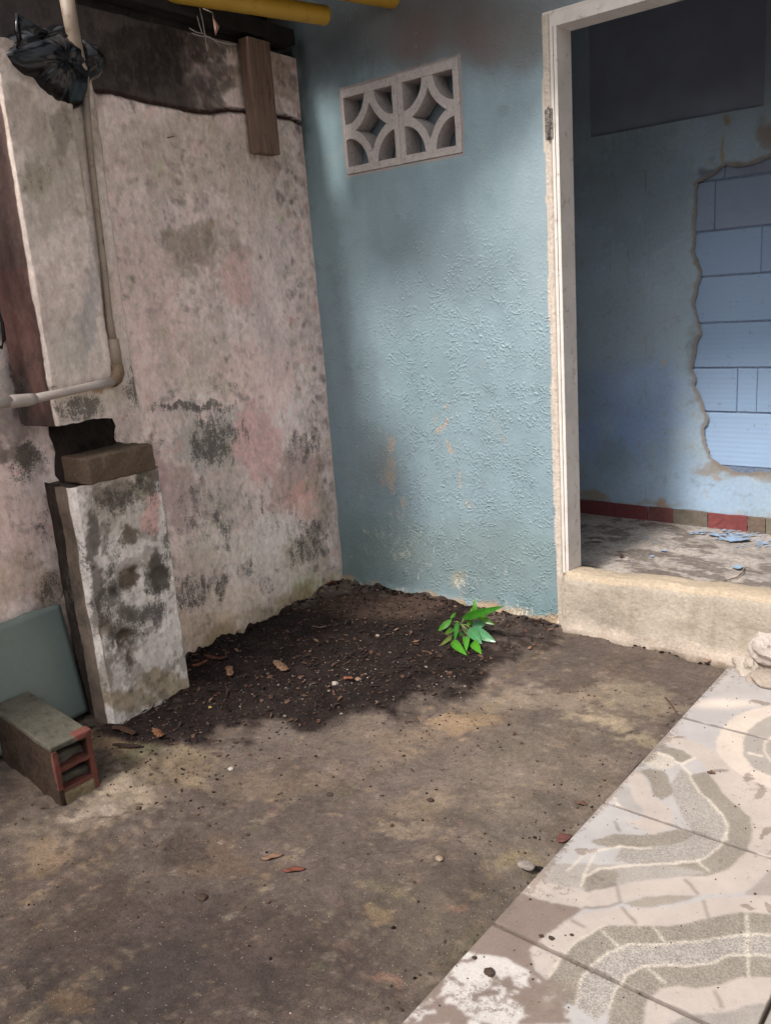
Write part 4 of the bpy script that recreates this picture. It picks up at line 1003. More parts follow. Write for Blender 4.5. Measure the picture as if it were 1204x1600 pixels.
# ------------------------------------------------------------------ black plastic bag
def inflate(name, outline, o_c, depth, mat, parent=None, seed=0, nr=30, na=110, fold=.22):
    P2 = np.array([W(x, y, o_c) for x, y in outline]); c = P2.mean(0)
    th = np.linspace(0, 2 * math.pi, na, endpoint=False)
    ang = np.arctan2(P2[:, 1] - c[1], P2[:, 0] - c[0]); rr = np.hypot(P2[:, 0] - c[0], P2[:, 1] - c[1])
    od = np.argsort(ang); ang = ang[od]; rr = rr[od]
    R = np.interp(np.arctan2(np.sin(th), np.cos(th)), np.concatenate([[ang[-1] - 2 * math.pi], ang, [ang[0] + 2 * math.pi]]), np.concatenate([[rr[-1]], rr, [rr[0]]]))
    V = []; F = []
    tt = np.linspace(.04, math.pi - .04, nr)
    for t in tt:
        q = math.sin(t)
        for k in range(na):
            a = th[k]
            f = 1 + fold * float(fbm(math.cos(a) * 1.6 + seed, math.sin(a) * 1.6 + t * .5, 2.2, 4, seed)) * q * .6
            s = c[0] + math.cos(a) * R[k] * q * f; z = c[1] + math.sin(a) * R[k] * q * f
            rid = 1 - abs(float(fbm(s * 6 + seed, z * 6, 2.4, 4, seed + 1))) * 1.6
            o = o_c + math.cos(t) * depth * (1 + fold * rid)
            V.append(WP(s, z, o))
    V = [np.array(v) for v in V]
    for i in range(nr - 1):
        for k in range(na): F.append((i * na + k, (i + 1) * na + k, (i + 1) * na + (k + 1) % na, i * na + (k + 1) % na))
    F.append(tuple(range(na))); F.append(tuple(range((nr - 1) * na, nr * na))[::-1])
    return mesh(name, V, F, mat, parent, True)
bag = empty('plastic_bag', tuple(WP(1.45, 2.05, .25)), 'crumpled black plastic bag hanging behind the pipe at upper left', 'bag')
inflate('bag_body', [(14, 60), (36, 48), (70, 46), (100, 44), (118, 62), (124, 90), (129, 118), (133, 132), (126, 155), (112, 171), (96, 170), (70, 158), (34, 128), (2, 108), (-8, 92), (-2, 72)], .15, .085, M['bag'], bag, 1, fold=.28)
inflate('bag_side', [(118, 62), (134, 68), (148, 78), (158, 102), (152, 118), (138, 126), (124, 128), (116, 100)], .15, .05, M['bag'], bag, 4, 20, 60, .35)
def handle(pts, w0, w1, o, name='bag_handle'):
    V = []; F = []
    n = len(pts)
    for i, ((x, y), ww) in enumerate(zip(pts, np.linspace(w0, w1, n))):
        x1, y1 = pts[min(i + 1, n - 1)]; x0, y0 = pts[max(i - 1, 0)]
        dx, dy = x1 - x0, y1 - y0; l = math.hypot(dx, dy); nx, ny = -dy / l * ww, dx / l * ww
        oo = o + .01 * math.sin(i * 2.1)
        for k, q in enumerate((-1, -.4, .3, 1)):
            s, z = W(x + nx * q, y + ny * q, oo); V.append(WP(s, z, oo + (.008 if k in (1,) else -.003 if k == 2 else 0)))
    for i in range(n - 1):
        for k in range(3): F.append((4 * i + k, 4 * i + k + 1, 4 * i + k + 5, 4 * i + k + 4))
    o_ = mesh(name, V, F, M['bag'], bag, True)
    m_ = o_.modifiers.new('t', 'SOLIDIFY'); m_.thickness = .0015
handle([(32, 70), (28, 45), (27, 24), (40, 35), (55, 46), (72, 56)], 4, 8, .25)
handle([(25, 72), (45, 62), (70, 56), (95, 48), (104, 58)], 6, 3, .245)

# ------------------------------------------------------------------ timber, roof, yellow poles
pk = wbox('wooden_plank', .241, .372, .012, .065, 1.985, 2.415, M['wood'], None, .003); tagob(pk, 'short upright wooden plank fixed over the crack in the corner', 'plank')
bs, be = 1.25, .06
bmx = wbox('roof_beam', be, 3.2, -.06, .055, 2.432, 2.498, M['darkwood'], None, .006, sub=2, jit=.006); tagob(bmx, 'sooty timber beam lying along the top of the pink wall', 'beam')
t2 = wbox('timber_block', .2, 3.2, -.14, -.02, 2.402, 2.431, M['darkwood'], None, .004); tagob(t2, 'flat dark board wedged between pink wall top and beam', 'board')
pa = G(507, 24, 2.46); pb = G(385, 5, 2.48); d_ = (pb - pa) / np.linalg.norm(pb - pa)
def round_tube(name, a, d, L, r, mat, label, cat, group):
    pts = [a - d * r * .55, a - d * r * .45, a - d * r * .2, a] + [a + d * L * k / 6 for k in range(1, 7)]
    o = tube(name, pts, [r * .3, r * .7, r * .95, r] + [r] * 6, mat, None, 20); tagob(o, label, cat, group); return o
yp = round_tube('yellow_pole', pa, d_, 1.9, .036, M['yellow'], 'yellow painted pole sloping over the beam above the pink wall', 'pole', 'yellow roof poles')
pc = G(622, 0, 2.5)
round_tube('yellow_pole', pc, d_, 1.9, .034, M['yellow'], 'yellow pole whose rounded end shows at the top above the vent', 'pole', 'yellow roof poles')
# lean-to roof: ridged sheet over the corner and along the pink wall
def rfn(u, v): return np.stack([u, v, 2.60 + .012 * np.sin(v * 2 * math.pi / .076) + .05 * (u + .5) * .6 + fbm(u, v, 1, 2, 1) * .01], -1)
rf = grid('roof_sheet', np.linspace(-.9, .04, 14), np.arange(-4.4, .02, .0095), rfn, M['roof']); tagob(rf, 'dark ridged roof sheet over the pink wall above the yellow poles', 'roof')
sm = rf.modifiers.new('t', 'SOLIDIFY'); sm.thickness = .004
def efn(u, v):
    front = np.where(u < .19, -.50, np.interp(u, [.19, .32, 1.25, 2.2, 6], [-1.10, -1.22, -.66, -.55, -.55]))  # front edge stepped and slanted to lay the shade on the blue wall
    y = v * front + (1 - v) * .10
    return np.stack([u, y, 2.82 + .02 * y + .012 * np.sin(u * 2 * math.pi / .076) + fbm(u, y, 1, 2, 1) * .01], -1)
ev0 = grid('house_eave', np.unique(np.round(np.concatenate([np.arange(-.1, 2.2, .0095), [.1899, .1901], np.linspace(2.2, 6, 400)]), 4)), np.linspace(0, 1, 14), efn, M['roof']); tagob(ev0, 'unseen ridged eave sheet over vent and door, its slanting edge shaped to shade the wall', 'eave')
sm = ev0.modifiers.new('t', 'SOLIDIFY'); sm.thickness = .004
hr = box('house_roof', -.1, 6, .105, YB + .25, 2.96, 3.02, M['roof']); tagob(hr, 'dark flat roof over the inner room behind the blue wall', 'roof')
# cobweb and scrap
wb = empty('dusty_cobweb', tuple(wpt(318, 50, .06)), 'dusty white cobweb strands hanging under the beam', 'cobweb')
for pts in [[(312, 12), (316, 30), (320, 52), (324, 80)], [(296, 44), (306, 50), (322, 54)], [(322, 56), (338, 64), (354, 69), (370, 70)], [(318, 14), (332, 20), (334, 30)], [(308, 25), (312, 40), (316, 52)], [(300, 52), (312, 56), (328, 58), (345, 72)]]:
    tube('strand', [wpt(x, y, .07) for x, y in pts], [.0022] * len(pts), M['web'], wb, 5)
sc_ = mesh('cloth_scrap', [wpt(332, 24, .07), wpt(343, 42, .075), wpt(337, 56, .08), wpt(334, 40, .07), wpt(338, 40, .085)], [(0, 1, 4), (1, 2, 4), (2, 3, 4), (3, 0, 4)], M['tape'], None); tagob(sc_, 'small faded pink scrap hanging beside the cobweb', 'scrap')
cb = tube('black_cable', [wpt(-20, 470, .03), wpt(-4, 485, .05), wpt(4, 505, .06), wpt(7, 530, .06), wpt(3, 543, .05), wpt(-14, 540, .03)], .006, M['cable'], None, 8); tagob(cb, 'loop of black cable on the far left edge above the pipe', 'cable')

# unseen wall added behind the camera to dim and warm the sky fill
yw = empty('fill_cut_wall', (2.5, -6.5, 0), 'plain unseen wall added behind the viewer to cut the low sky light', 'wall')
box('wall_body', -1.5, 7, -6.7, -6.5, -.05, 2.7, M['wall_plain'], yw)
# ------------------------------------------------------------------ green board leaning at the wall foot
a = [W(x, y, .02) for x, y in [(137, 1112), (104, 958)]]
gbm = mat_vc('green_board_paint', .45, .4, .06, 60, .15, .002, 60)
def gb_fn(u, v):
    s = 1.552 + .012 * v / .45 + u; z = .025 + v; o = .012 - .045 * v / .45
    z = z + np.where(v > .40, fbm(s, s * 0, 14, 3, 1) * .012 + .09 * np.clip(u, 0, .5) * .3, 0)
    return WD * s[..., None] + WN * o[..., None] + np.stack([0 * s, 0 * s, z], -1)
def gb_paint(u, v, P):
    c = np.ones(u.shape + (3,)) * lin('#7a8681'); c = c * (1 + .14 * fbm(u, v, 4, 4, 1))[..., None]
    k = sstep(.06, .0, u + .05 * fbm(u, v, 9, 3, 2))[..., None] * .4; return c * (1 - k) + lin('#697f7b') * k
gbd = grid('green_board', np.linspace(0, .62, 40), np.linspace(0, .405, 30), gb_fn, gbm, paint=gb_paint, smooth=False); tagob(gbd, 'green painted board leaning at the foot of the pink wall', 'board')
sm = gbd.modifiers.new('t', 'SOLIDIFY'); sm.thickness = .014; sm.offset = -1
# ledge of torn plaster above the board
# ------------------------------------------------------------------ hollow clay brick on the ground
hb = empty('hollow_brick', tuple(G(100, 1262)), 'muddy hollow red clay brick standing on edge by the green board', 'brick')
ax = np.array([-1, .09, 0.]); ax /= np.linalg.norm(ax); ay = np.array([.0, 1, 0]); 
e0 = np.array([.607, -1.917, 0.]); ey = np.array([.004, .127, 0.])
H0, L0 = .196, .44
def hp(l, t, z): return e0 + ax * l + ey * t + np.array([0, 0, z])
def hbox(name, l0, l1, t0, t1, za, zb, mat, bev=.0, **k):
    return hexa(name, [hp(l0, t0, za), hp(l0, t1, za), hp(l1, t1, za), hp(l1, t0, za), hp(l0, t0, zb), hp(l0, t1, zb), hp(l1, t1, zb), hp(l1, t0, zb)], mat, hb, bev, **k)
hbox('side_wall', 0, L0, 0, .12, -.02, H0 - .012, M['mudclay'], .003, sub=3, jit=.004)
hbox('side_wall', .003, L0, .88, 1, -.02, H0 - .004, M['clay'], .003, sub=3, jit=.005)
hbox('top_wall', .0, L0, -.02, 1.01, H0 - .016, H0, M['mossclay'], .004, sub=3, jit=.004)
hbox('web_wall', .004, L0, .12, .88, .105, .119, M['clay'], .002, sub=3, jit=.005)
hbox('web_wall', .004, L0, .12, .88, .040, .052, M['clay'], .002, sub=3, jit=.005)
hbox('web_wall', .33, L0 - .01, .12, .88, .0, .19, M['mudclay'])
hbox('red_edge', -.0025, .03, .60, 1.012, H0 - .012, H0 + .0035, M['clay'], .003, sub=3, jit=.005)
hbox('red_edge', -.003, .008, -.005, .115, .055, H0 - .016, M['clay'], .002, sub=3, jit=.005)
hbox('mud_fill', .03, .29, .12, .88, .119, .150, M['mossclay'], .008, sub=2, jit=.012)
hbox('mud_fill', .03, .29, .12, .88, .052, .075, M['mossclay'], .008, sub=2, jit=.012)
hbox('mud_fill', .0, .29, .12, .88, -.01, .040, M['concrete'], .008, sub=2, jit=.012, cols=lin('#7d7059'))

# ------------------------------------------------------------------ rubble at the step
for i, (cen, r, h, lab) in enumerate([((2.045, -.066, .11), (.06, .035, .05), '#b3a8a2', 'larger pale rubble lump against the right end of the door step'), ((1.985, -.075, .03), (.045, .032, .035), '#a99f94', 'lower rubble lump where tiles meet the door step'), ((2.07, -.11, .018), (.07, .05, .022), '#9c9085', 'flat rubble slab lying on the tile below the step')]):
    o = lump('rubble_lump', cen, r, M['sill'], None, i + 3, 3, .75, cols=lin(h)); o.data.polygons.foreach_set('use_smooth', [False] * len(o.data.polygons)); tagob(o, lab, 'rubble', 'rubble by the door step')
o = flake('plaster_shard', G(1105, 1036) + [0, 0, .008], .022, M['chip'], None, 12, .006, 9, .3, 1.7); o.data.materials[0] = simple('shard_brown', '#8f7a6c', .8); tagob(o, 'curved brown plaster shard on the dirt just below the door step', 'shard')
o = lump('rubble_lump', G(822, 1352) + [0, 0, .0], (.022, .014, .008), M['concrete'], None, 9, 3, .4, cols=lin('#857d77')); tagob(o, 'small grey lump wedged against the long tile edge', 'rubble')
o = lump('white_shard', G(205, 1108) + [0, 0, .012], (.035, .018, .01), M['chip'], None, 5, 3, .4); tagob(o, 'white broken shard at the front foot of the pillar', 'shard')
tw = tube('twig', [G(1038, 1092) + [0, 0, .006], G(1046, 1102) + [0, 0, .01], G(1056, 1116) + [0, 0, .006]], [.002, .003, .002], M['bark'], None, 6); tagob(tw, 'short brown twig on ochre dirt near the top tile edge', 'twig')

# ------------------------------------------------------------------ litter and soil
rgf = np.random.default_rng(77)
fp = []
for cx, cy, n_, sx, sy in [(1150, 838, 90, 45, 8), (1100, 832, 30, 40, 6), (1190, 850, 30, 20, 8), (1000, 860, 25, 70, 25)]:
    for _ in range(n_):
        g_ = G(cx + rgf.normal() * sx * .6, cy + rgf.normal() * sy * .6, ZF); fp.append([g_[0], min(g_[1], YB - .02), ZF + .004])
fp = np.array(fp)
def chips(name, pts, r0, r1, mat, seed):
    rg_ = np.random.default_rng(seed); V = []; F = []
    for q in pts:
        r_0 = r0 + (r1 - r0) * rg_.random() ** 3; b = len(V); a0 = rg_.random() * 6.28; tl = (rg_.random(2) - .5) * .5
        for zz in (0, .0012):
            for k in range(5):
                a = a0 + k * 1.257; rr = r_0 * (.6 + .6 * ((k * 37 + seed) % 5) / 5); x = rr * math.cos(a) * 1.4; y = rr * math.sin(a)
                V.append((q[0] + x, q[1] + y, q[2] + zz + abs(x * tl[0] + y * tl[1])))
        F += [tuple(b + 5 + k for k in range(5)), tuple(b + k for k in range(5))[::-1]] + [(b + k, b + (k + 1) % 5, b + 5 + (k + 1) % 5, b + 5 + k) for k in range(5)]
    o = mesh(name, V, F, mat); tagob(o, kind='stuff'); return o
tagob(chips('paint_crumbs', fp, .003, .014, M['bluechip'], 3), 'flaked blue paint crumbs strewn before the red skirting', 'paint flakes')
def bed_z(x, y):
    return gfn(np.array([[x]]), np.array([[y]]))[0, 0, 2]
def single_leaf(px, py, L, wd, ang, mat, label, name='dry_leaf', curl=.25, cat='leaf'):
    g = G(px, py); z = (bed_z(g[0], g[1]) if g[0] < EDGE else .006) + .004
    V = []; F = []
    n = 10
    for i in range(n + 1):
        t = i / n; hw = wd * math.sin(math.pi * min(t * .92 + .04, 1)) ** .8
        for q in (-1, -.5, 0, .5, 1):
            x = (t - .5) * L; y = q * hw; zz = curl * hw * abs(q) ** 1.5 + .15 * L * (t - .5) ** 2 + .002 * math.sin(t * 9 + q * 3)
            V.append((g[0] + x * math.cos(ang) - y * math.sin(ang), g[1] + x * math.sin(ang) + y * math.cos(ang), z + zz))
    for i in range(n):
        for k in range(4): F.append((5 * i + k, 5 * i + k + 1, 5 * i + k + 6, 5 * i + k + 5))
    o = mesh(name, V, F, mat, None, True); tagob(o, label, cat)
    sm = o.modifiers.new('t', 'SOLIDIFY'); sm.thickness = .001
    return o
single_leaf(425, 1339, .055, .009, .95, simple('tan_leaf', '#755b49', .7, .2, 60), 'tan dry leaf in the middle of the dirt, left of the reddish one')
single_leaf(459, 1359, .058, .009, .75, simple('red_leaf', '#64392d', .7, .2, 60), 'reddish brown dry leaf lying right of the tan leaf')
single_leaf(908, 1253, .03, .008, .2, M['bark'], 'dark curled leaf on the dirt near the tile edge')
single_leaf(880, 1303, .045, .016, 1.2, simple('maroon_leaf', '#5b3a35', .7, .2, 60), 'maroon dead leaf touching the edge of the tiles')
single_leaf(1110, 1212, .022, .007, .4, M['bark'], 'tiny dark leaf scrap on the white tile band')
single_leaf(747, 1008, .02, .009, .8, simple('rust_leaf', '#7c3f2c', .7, .2, 60), 'small rust coloured leaf under the green seedling', curl=.5)
single_leaf(842, 1348, .04, .008, -.1, M['cable'], 'black curled strip beside the grey lump at the tile edge', 'dark_strip', cat='strip')

def bark_strip(px, py, L, wd, ang, label, h='#6b4d3d', k=0):
    m = simple('bark_%s' % h[1:], h, .9, .4, 60, .6, .004, 150, .2, '#2a1e19', (.5, .65)) if h not in BK else BK[h]
    BK[h] = m
    g = G(px, py); z = bed_z(g[0], g[1]) + .006
    rg = np.random.default_rng(k + 50)
    V = []; F = []; n = 12
    e = rg.random((2, n + 1)) * .5 + .6
    for i in range(n + 1):
        t = i / n
        for q in (-1, -.33, .33, 1):
            x = (t - .5) * L; y = q * wd * e[0 if q < 0 else 1, i] * (min(1, 6 * t * (1 - t) + .25)); zz = .25 * wd * (1 - q * q) + .004 * math.sin(t * 5 + k) + .006 * t
            V.append((g[0] + x * math.cos(ang) - y * math.sin(ang), g[1] + x * math.sin(ang) + y * math.cos(ang), z + zz))
    for i in range(n):
        for q in range(3): F.append((4 * i + q, 4 * i + q + 1, 4 * i + q + 5, 4 * i + q + 4))
    o = mesh('bark_strip', V, F, m); tagob(o, label, 'bark', 'bark strips on the black soil')
    sm = o.modifiers.new('t', 'SOLIDIFY'); sm.thickness = .003
BK = {}
BS = [(360, 1058, .09, .014, -.6, 'light brown bark strip on the soil right of the pillar foot', '#80604c'), (440, 1050, .11, .018, -.3, 'longest pale bark strip in the middle of the black soil', '#856853'), (338, 1036, .10, .012, .2, 'reddish bark strip close to the foot of the pink wall', '#6a4334'), (312, 1046, .07, .012, .9, 'short red brown bark piece in the nook beside the pillar', '#774c3b'), (545, 1073, .05, .010, -.2, 'small orange bark bit among the pebbles', '#8a5540'), (520, 922, .05, .014, .5, 'red brown bark piece right in the corner of the walls', '#5e342a'), (195, 1150, .12, .014, .1, 'dark bark strip on ochre dirt in front of the pillar', '#4a362c'), (200, 1172, .10, .010, .5, 'thin dark bark strip nearest the hollow brick', '#382a26'), (250, 1160, .07, .014, -.2, 'rusty bark chip on the left rim of the black soil', '#75503a'), (500, 985, .07, .006, .2, 'thin pale bark sliver at the back of the soil', '#75655b'), (290, 1058, .05, .01, .7, 'stubby bark flake leaning at the right side of the pillar', '#6b5040')]
for i, b in enumerate(BS): bark_strip(*b, k=i)

def scatter(name, pts, sizes, mat, seed, flat=.6, sub=1, angular=.35):
    rg = np.random.default_rng(seed)
    bm = bmesh.new(); bmesh.ops.create_icosphere(bm, subdivisions=sub, radius=1)
    bv = np.array([v.co for v in bm.verts]); bf = np.array([[v.index for v in f.verts] for f in bm.faces]); bm.free()
    V = []; F = []
    for i, (p, r) in enumerate(zip(pts, sizes)):
        v = bv * (1 + (rg.random((len(bv), 1)) - .5) * angular * 2)
        v = v * np.array([r * (.7 + .7 * rg.random()), r * (.7 + .7 * rg.random()), r * flat])
        a = rg.random() * 6.28; ca, sa = math.cos(a), math.sin(a)
        v = np.stack([v[:, 0] * ca - v[:, 1] * sa, v[:, 0] * sa + v[:, 1] * ca, v[:, 2] + r * flat * .3], -1)
        V.append(v + p); F.append(bf + i * len(bv))
    o = mesh(name, np.concatenate(V), np.concatenate(F), mat); tagob(o, kind='stuff'); return o
def pick(n, dens, seed, x0=0, x1=EDGE - .01, y0=-2.8, y1=-.02):
    rg = np.random.default_rng(seed); out = []
    while len(out) < n:
        X = rg.random(n * 3) * (x1 - x0) + x0; Y = rg.random(n * 3) * (y1 - y0) + y0
        P = np.stack([X, Y, 0 * X], -1); d = dens(X, Y, P)
        ok = (rg.random(n * 3) < d) & (X > .088 * -Y + .01)
        for i in np.where(ok)[0]: out.append((X[i], Y[i]))
    out = np.array(out[:n]); zz = gfn(out[None, :, 0], out[None, :, 1])[0, :, 2]
    return np.column_stack([out, zz])
rg = np.random.default_rng(5)
sz = lambda n, a, b, k=3: a + (b - a) * rg.random(n) ** k
p = pick(5200, lambda x, y, P: soil_mask(x, y, P) ** 1.2, 1); tagob(scatter('soil_crumbs', p, sz(5200, .001, .005, 5), M['soil'], 1, .6, 1), 'crumbs of loose black soil heaped in the corner', 'soil')
p = pick(1500, lambda x, y, P: .2 + soil_mask(x, y, P) * 0 + .8 * sstep(.1, .3, fbm(x, y, 5, 3, 1)), 2); tagob(scatter('dirt_crumbs', p, sz(1500, .0008, .004, 4), M['mudcrumb'], 2), 'small dark crumbs scattered over the packed dirt', 'dirt')
def edge_d(x, y, P):
    px, py = PX(P); return sstep(1.2, .2, np.sqrt(((px - 560) / 190) ** 2 + ((py - 1075) / 40) ** 2)) + .25 * soil_mask(x, y, P)
p = pick(420, edge_d, 3); tagob(scatter('white_grit', p, sz(420, .0007, .0032, 4), M['chip'], 3), 'tiny white grit sprinkled on the black soil', 'grit')
p = pick(140, edge_d, 4); tagob(scatter('pebbles', p, sz(140, .0015, .007, 3), M['pebble'], 4, .6, 1, .3), 'small grey brown pebbles at the edge of the black soil', 'pebbles')
p = pick(120, lambda x, y, P: .5 + 0 * x, 6); tagob(scatter('white_specks', p, sz(120, .0007, .002, 3), M['chip'], 6), 'few white specks over the open dirt', 'grit')
def foot(x, y, P): return sstep(.07, .0, -y) * 1. + sstep(.07, 0, x - .088 * -y) * (y > -1.2)
p = pick(1200, foot, 7); tagob(scatter('wall_foot_crumbs', p, sz(1200, .0015, .008, 3), M['soil'], 7), 'dark crumbs piled along the foot of both walls', 'dirt')
# thin bark and leaf bits
def bits(name, pts, Ls, mat, seed, wr=.25):
    rg = np.random.default_rng(seed); V = []; F = []
    for i, (q, L) in enumerate(zip(pts, Ls)):
        a = rg.random() * 6.28; t = (rg.random() - .5) * .9; w_ = L * wr * (.5 + rg.random()); b = len(V)
        d = np.array([math.cos(a) * math.cos(t), math.sin(a) * math.cos(t), math.sin(t)]); s_ = np.array([-math.sin(a), math.cos(a), (rg.random() - .5) * .8])
        c = q + np.array([0, 0, .003 + abs(math.sin(t)) * L * .5])
        top = np.array([0, 0, .0015])
        ring_ = [c - d * L / 2, c - s_ * w_ + d * L * .1, c + d * L / 2, c + s_ * w_ - d * L * .1]
        V += ring_ + [x_ + top for x_ in ring_]
        F += [tuple(b + k for k in f) for f in BF]
    o = mesh(name, V, F, mat); tagob(o, kind='stuff'); return o
def spill(x, y, P):
    px, py = PX(P)
    return .25 * sstep(1.5, .5, np.hypot((px - 430) / 330, (py - 1140) / 90)) + .5 * sstep(1.4, .4, np.hypot((px - 250) / 110, (py - 1200) / 60)) + .3 * sstep(1.4, .4, np.hypot((px - 880) / 60, (py - 1300) / 90)) + .3 * sstep(1.4, .4, np.hypot((px - 300) / 100, (py - 1300) / 60)) + .12 * sstep(.05, .25, fbm(x, y, 6, 4, 2))
p = pick(1500, spill, 31); tagob(scatter('spilled_crumbs', p, sz(1500, .0008, .0048, 4), M['soil'], 31), 'dark crumbs spilled beyond the edge of the soil', 'dirt')
p = pick(420, spill, 32); tagob(bits('spilled_bits', p, sz(420, .003, .018, 3), M['bark'], 32), 'small bark and leaf bits strewn around the soil edge', 'litter')
p = pick(200, spill, 33); tagob(scatter('pale_grit', p, sz(200, .0008, .003, 3), M['pebble'], 33), 'pale grit strewn over the dirt before the soil', 'grit')
p = pick(900, lambda x, y, P: soil_mask(x, y, P), 8); tagob(bits('bark_bits', p, sz(900, .005, .030, 3), M['bark'], 8), 'shredded bark and leaf bits mixed in the black soil', 'litter')
p = pick(900, lambda x, y, P: soil_mask(x, y, P), 28); tagob(bits('damp_shreds', p, sz(900, .008, .045, 3), simple('damp_shred', '#2f2421', .9, .4, 60), 28, .12), 'dark damp fibres matted in the black soil', 'litter')
p = pick(110, lambda x, y, P: soil_mask(x, y, P), 18); tagob(bits('pale_bark_bits', p, sz(110, .006, .032, 3), simple('pale_bark', '#7d6150', .9, .3, 60), 18), 'lighter brown bark bits lying on top of the soil', 'litter')
p = pick(160, lambda x, y, P: .5 + 0 * x, 9); tagob(bits('leaf_bits', p, sz(160, .004, .014, 3), M['bark'], 9), 'stray dark leaf bits over the open dirt', 'litter')
# crumbs along the tile edge and on the tiles
q = np.column_stack([EDGE - rg.random(260) ** 2 * .10 - .003, -rg.random(260) * 1.9 - .05]); zz = gfn(q[None, :, 0], q[None, :, 1])[0, :, 2]
tagob(scatter('edge_crumbs', np.column_stack([q, zz]), sz(260, .001, .005, 4), M['mudcrumb'], 12), 'dark crumbs gathered along the tile edge', 'dirt')
q = np.column_stack([EDGE + rg.random(520) * .5, -rg.random(520) * 1.95 - .05, np.full(520, .0065)]); tagob(scatter('tile_crumbs', q, sz(520, .0006, .0026, 4), M['mudcrumb'], 13, .5), 'sprinkled dirt crumbs on the patterned tiles', 'dirt')
for px, py, r, lab in [(764, 1524, .013, 'largest black clod on the bottom brown tile'), (741, 1501, .0065, 'smaller black clod up left of the largest one'), (861, 1470, .008, 'flat black clod on the tile joint by the white band'), (893, 1465, .005, 'tiny black clod on the start of the white band'), (845, 1467, .006, 'small black clod left of the white band'),
                       (315, 1402, .017, 'crumbly dark clod in the lower left dirt'), (515, 1243, .011, 'dark clod in the centre of the dirt'), (672, 1250, .011, 'dark crumb of soil right of centre in the dirt'), (218, 1268, .011, 'dark clod on the dirt right of the hollow brick'), (285, 1237, .008, 'small dark clod between soil heap and hollow brick')]:
    g = G(px, py); z = .006 if g[0] > EDGE else bed_z(g[0], g[1])
    o = lump('soil_clod', (g[0], g[1], z + r * .2), (r * .85, r * .7, r * .4), M['mudcrumb'], None, int(px) % 17, 3, .7); tagob(o, lab, 'clod')
for px, py, r, lab, h in [(524, 1077, .011, 'white pebble, palest of the pebbles edging the soil', '#a39b90'), (560, 1071, .011, 'brown pebble right of the palest white one', '#86705f'), (361, 1206, .009, 'lone white stone on the open dirt below the soil', '#aaa49d'), (590, 998, .008, 'small tan pebble in the black soil behind', '#9c8877'), (686, 1345, .010, 'tan stone on the dirt left of the tiles', '#8d7c6b'), (329, 1110, .006, 'tiny yellow pebble on the blackest soil', '#9c8a52')]:
    g = G(px, py); o = lump('pebble', (g[0], g[1], bed_z(g[0], g[1]) + r * .4), (r * 1.2, r, r * .6), simple('peb' + h[1:], h, .7, .1, 60), None, int(px) % 13, 2, .3); tagob(o, lab, 'pebble')

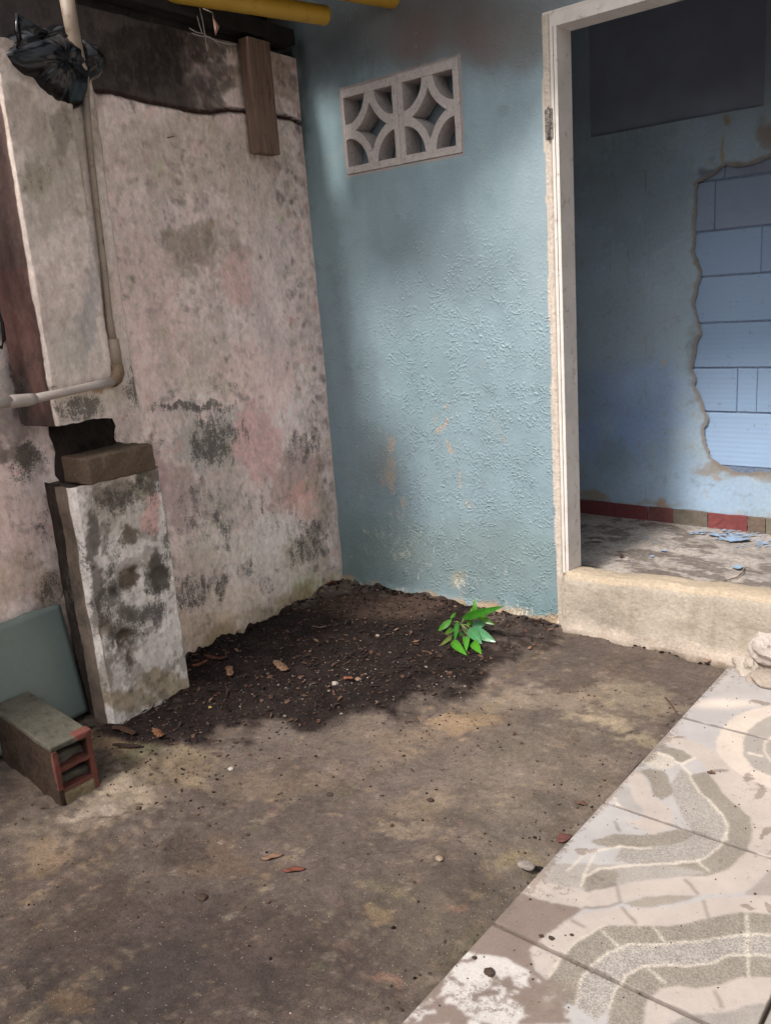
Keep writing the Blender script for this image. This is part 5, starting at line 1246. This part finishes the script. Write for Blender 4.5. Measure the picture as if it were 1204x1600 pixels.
# ------------------------------------------------------------------ the seedling
sp = empty('green_seedling', tuple(G(728, 992)), 'young bright green leafy plant growing from the soil by the blue wall', 'plant')
root = G(728, 992)
YP = root[1]
def sp_pt(px, py, dy=0.):          # a point of the plant: where the ray meets the upright plane through its stem, moved towards or from the wall
    p = B(px, py, YP + dy)
    if p[2] < .012: p = G(px, py, .012)
    return p
def plant_leaf(base, tip, wd, h, dyb=0., dyt=0., cup=.25, droop=.0, face=None, fold=.15):
    a = sp_pt(*base, dyb); b = sp_pt(*tip, dyt); L = np.linalg.norm(b - a); d = (b - a) / L
    view = (CAM_C - a) / np.linalg.norm(CAM_C - a) if face is None else np.array(face, float)
    view = view / np.linalg.norm(view)
    s = np.cross(d, view); s /= np.linalg.norm(s); n = np.cross(s, d)
    if n[2] < 0: n = -n
    V = []; F = []; nn = 12; mcols = []
    c0 = lin(h) * .8
    for i in range(nn + 1):
        t = i / nn; hw = wd * (math.sin(math.pi * t ** .85) ** .75 if 0 < t < 1 else .02)
        for q in (-1, -.66, -.33, 0, .33, .66, 1):
            rip = .05 * wd * math.sin(t * 30) * abs(q)
            p_ = a + d * L * t + s * hw * q + n * (fold * hw * abs(q) + cup * L * .5 * math.sin(math.pi * t) + rip) + np.array([0, 0, -droop * L * t * t])
            V.append(p_)
            c = c0 * (1.25 if q == 0 else (1 + .13 * math.sin(t * 40 + abs(q) * 5)))
            if h == '#4f8a1f' and abs(q) == 1: c = lin('#8f9a4a')
            mcols.append(c)
    for i in range(nn):
        for k in range(6): F.append((7 * i + k, 7 * i + k + 1, 7 * i + k + 8, 7 * i + k + 7))
    o = mesh('leaf', V, F, M['leaf'], sp, True, np.array(mcols))
    return o
cc = (728, 975)
LEAVES = [((722, 966), (787, 947), .013, '#2f7a1c', 0, -.03), ((728, 962), (762, 958), .009, '#2a7018', 0, .0), ((740, 968), (742, 934), .008, '#55952a', 0, .02), ((734, 968), (736, 950), .006, '#4a8a26', 0, .01),
          ((738, 984), (774, 1003), .017, '#5d9a72', 0, -.04), ((733, 982), (752, 1006), .017, '#4a9060', 0, -.05), ((738, 980), (762, 970), .014, '#64a07a', 0, .0), ((746, 962), (772, 976), .010, '#6aa038', 0, -.01),  # bluish leaves carry a glossy sheen in their colour
          ((722, 988), (710, 1000), .010, '#3a8a20', 0, -.03), ((714, 972), (710, 1002), .008, '#2f7a1e', 0, -.02), ((706, 1002), (729, 1024), .013, '#4c9a22', -.02, -.06), ((728, 994), (728, 1018), .011, '#4fa024', -.01, -.05), ((738, 1003), (752, 1022), .014, '#4f9e22', -.02, -.06),
          ((705, 968), (684, 986), .010, '#4d9130', 0, -.01), ((708, 982), (694, 991), .008, '#4f8a1f', 0, -.02), ((708, 992), (686, 1010), .007, '#7d8f46', 0, -.02), ((703, 967), (712, 957), .005, '#5d9a38', 0, 0), ((730, 978), (736, 968), .008, '#68a436', 0, -.01)]
for b_, t_, w_, h_, d1, d2 in LEAVES: plant_leaf(b_, t_, w_ * 1.3, h_, d1, d2)
tube('stem', [root, sp_pt(724, 985), sp_pt(720, 975), sp_pt(724, 966)], [.003, .0026, .0022, .002], M['leafstalk'], sp, 8)
for e_ in [(735, 982), (708, 972), (742, 960), (712, 985), (738, 996), (730, 992), (710, 990)]:
    tube('stalk', [sp_pt(720, 975), sp_pt((720 + e_[0]) / 2, (974 + e_[1]) / 2 - 2, -.008), sp_pt(e_[0], e_[1], -.006)], .0012, M['leafstalk'] if 'leafstalk' in M else M['pebble'], sp, 6)
